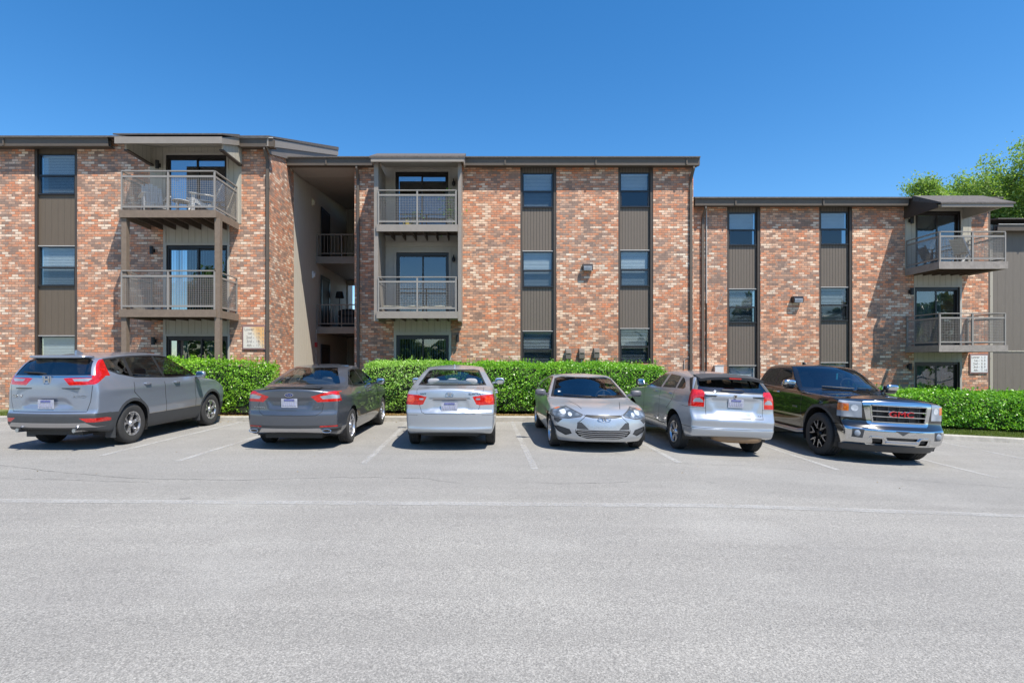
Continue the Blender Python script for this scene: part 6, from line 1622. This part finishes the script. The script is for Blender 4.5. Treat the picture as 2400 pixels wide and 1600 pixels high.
m = MB(); m.add([(bx+v[2]-.006, v[0]*1.06, (.955+v[1]*1.16)) for v in vs_], fs_); o_ = m.build('grille_letters', M['chrome'], root, fix=False)
m = MB(); m.add([(bx+v[2]+.004, v[0], .955+v[1]) for v in vs_], fs_); m.build('letter_faces', simple('letter_red', (.42, .01, .015), .3), o_, fix=False)
for sg in (1, -1):
    h = B.front(sg*.765, .575)[0]; m = MB(); m.lathe([(.001, .03), (.045, .03), (.058, .02), (.06, .0), (.001, .0)], 'x', 20, (h.x-.012, sg*.765, .575)); m.build('fog_light', M['clear'], root, smooth=True)
m = MB()
for a_, b_ in (((-.60, .385), (-.55, .53)), ((-.55, .53), (-.36, .525)), ((-.36, .525), (-.30, .47)), ((-.30, .47), (.30, .47)), ((.30, .47), (.36, .525)), ((.36, .525), (.55, .53)), ((.55, .53), (.60, .385)), ((-.3, .43), (.3, .43)), ((-.6, .38), (.6, .38))):
    pa = B.front(*a_)[0]; pb = B.front(*b_)[0]; m.bar((pa.x+.012, a_[0], a_[1]), (pb.x+.012, b_[0], b_[1]), .03, .02)
m.build('bumper_trim', M['chrome'], root)
m = MB(); m.prism([(-.13, .655), (.13, .655), (.0, .575)], 'x', B.front(0, .62)[0].x-.02, B.front(0, .62)[0].x+.008); m.build('bumper_plate_mark', M['clad'], root)
vs_, fs_ = text_mb('SIERRA', .06, .006); h, n = B.side(2.75, 1.0, -1)
for sg in (1, -1):
    h, n = B.side(2.78, .955, sg); m = MB(); m.add([(2.78+(-sg)*v[0]*-1*-1 if False else 2.78-sg*v[0], h.y+sg*(.006+v[2]), .90+v[1]) for v in vs_], fs_); m.build('badge_lettering', M['satin'], root, fix=False)
for sg in (1, -1):
    door_mirror(root, 2.72, 1.00, 1.37, sg, paint6, (.16, .26, .20)); m = MB(); m.blob((2.76, sg*1.14, 1.41), (.13, .27, .13), 3.4); m.build('mirror_cap', M['chrome'], root, smooth=True)
handle(root, B, 1.90, 1.17, M['chrome'], .22); handle(root, B, 1.12, 1.17, M['chrome'], .22)
for (y0, y1) in ((.75, .15), (.05, -.55)):
    P_ = []
    for i in range(8): y_ = y0+(y1-y0)*i/7; hh = B.front(y_, 1.345+.012*i/7)[0]; P_.append(hh+Vector((.02, 0, .012)))
    wiper(root, P_, B, r=.011)
m = MB(); m.prism([(-.02, 0), (.14, 0), (.0, .07), (-.02, .065)], 'y', -.02, .02, M=Matrix.Translation((1.75, -.25, 1.815))); m.build('roof_antenna', M['black'], root)
for sg in (1, -1): m = MB(); m.tube([(.75, sg*.98, .40), (.9, sg*1.02, .40), (3.0, sg*1.02, .40), (3.1, sg*.96, .42)], .05, 10); m.build('running_board', M['satin'], root, smooth=True)

seats(root, sp, 2.15, 1.45, .93, dz=-.12); underside(root, sp, 3.645, .45, .95)
m = MB(); hh = (2.62, 0, 1.66); m.box(hh[0]-.01, hh[0]+.01, -.015, .015, 1.52, 1.66); m.build('hanging_freshener', simple('turquoise', (.05, .35, .45), .6), root)
B.finish(root, paint6)
for x_ in (0, 3.645):
    for sg in (1, -1): wheel_parts(root, x_, sg*.86, sg, .43, .285, .30, 'y', 'alloy_dark')
place(root, 7.80, 14.42, 181.0, (1, .97, 1))

# ------------------------------------------------------------------ tidy: empties of world-built things go to their base
bpy.context.view_layer.update()
for o in list(COL.objects):
    if o.type == 'EMPTY' and o.parent is None and o.location.length < 1e-6 and o.children:
        lo = Vector((1e9,)*3); hi = -lo
        for c in o.children:
            if c.type != 'MESH' or not len(c.data.vertices): continue
            for k in c.bound_box:
                p = c.location+Vector(k)
                for i in range(3): lo[i] = min(lo[i], p[i]); hi[i] = max(hi[i], p[i])
        base = Vector(((lo.x+hi.x)/2, lo.y, lo.z)); o.location = base
        for c in o.children: c.location = c.location-base
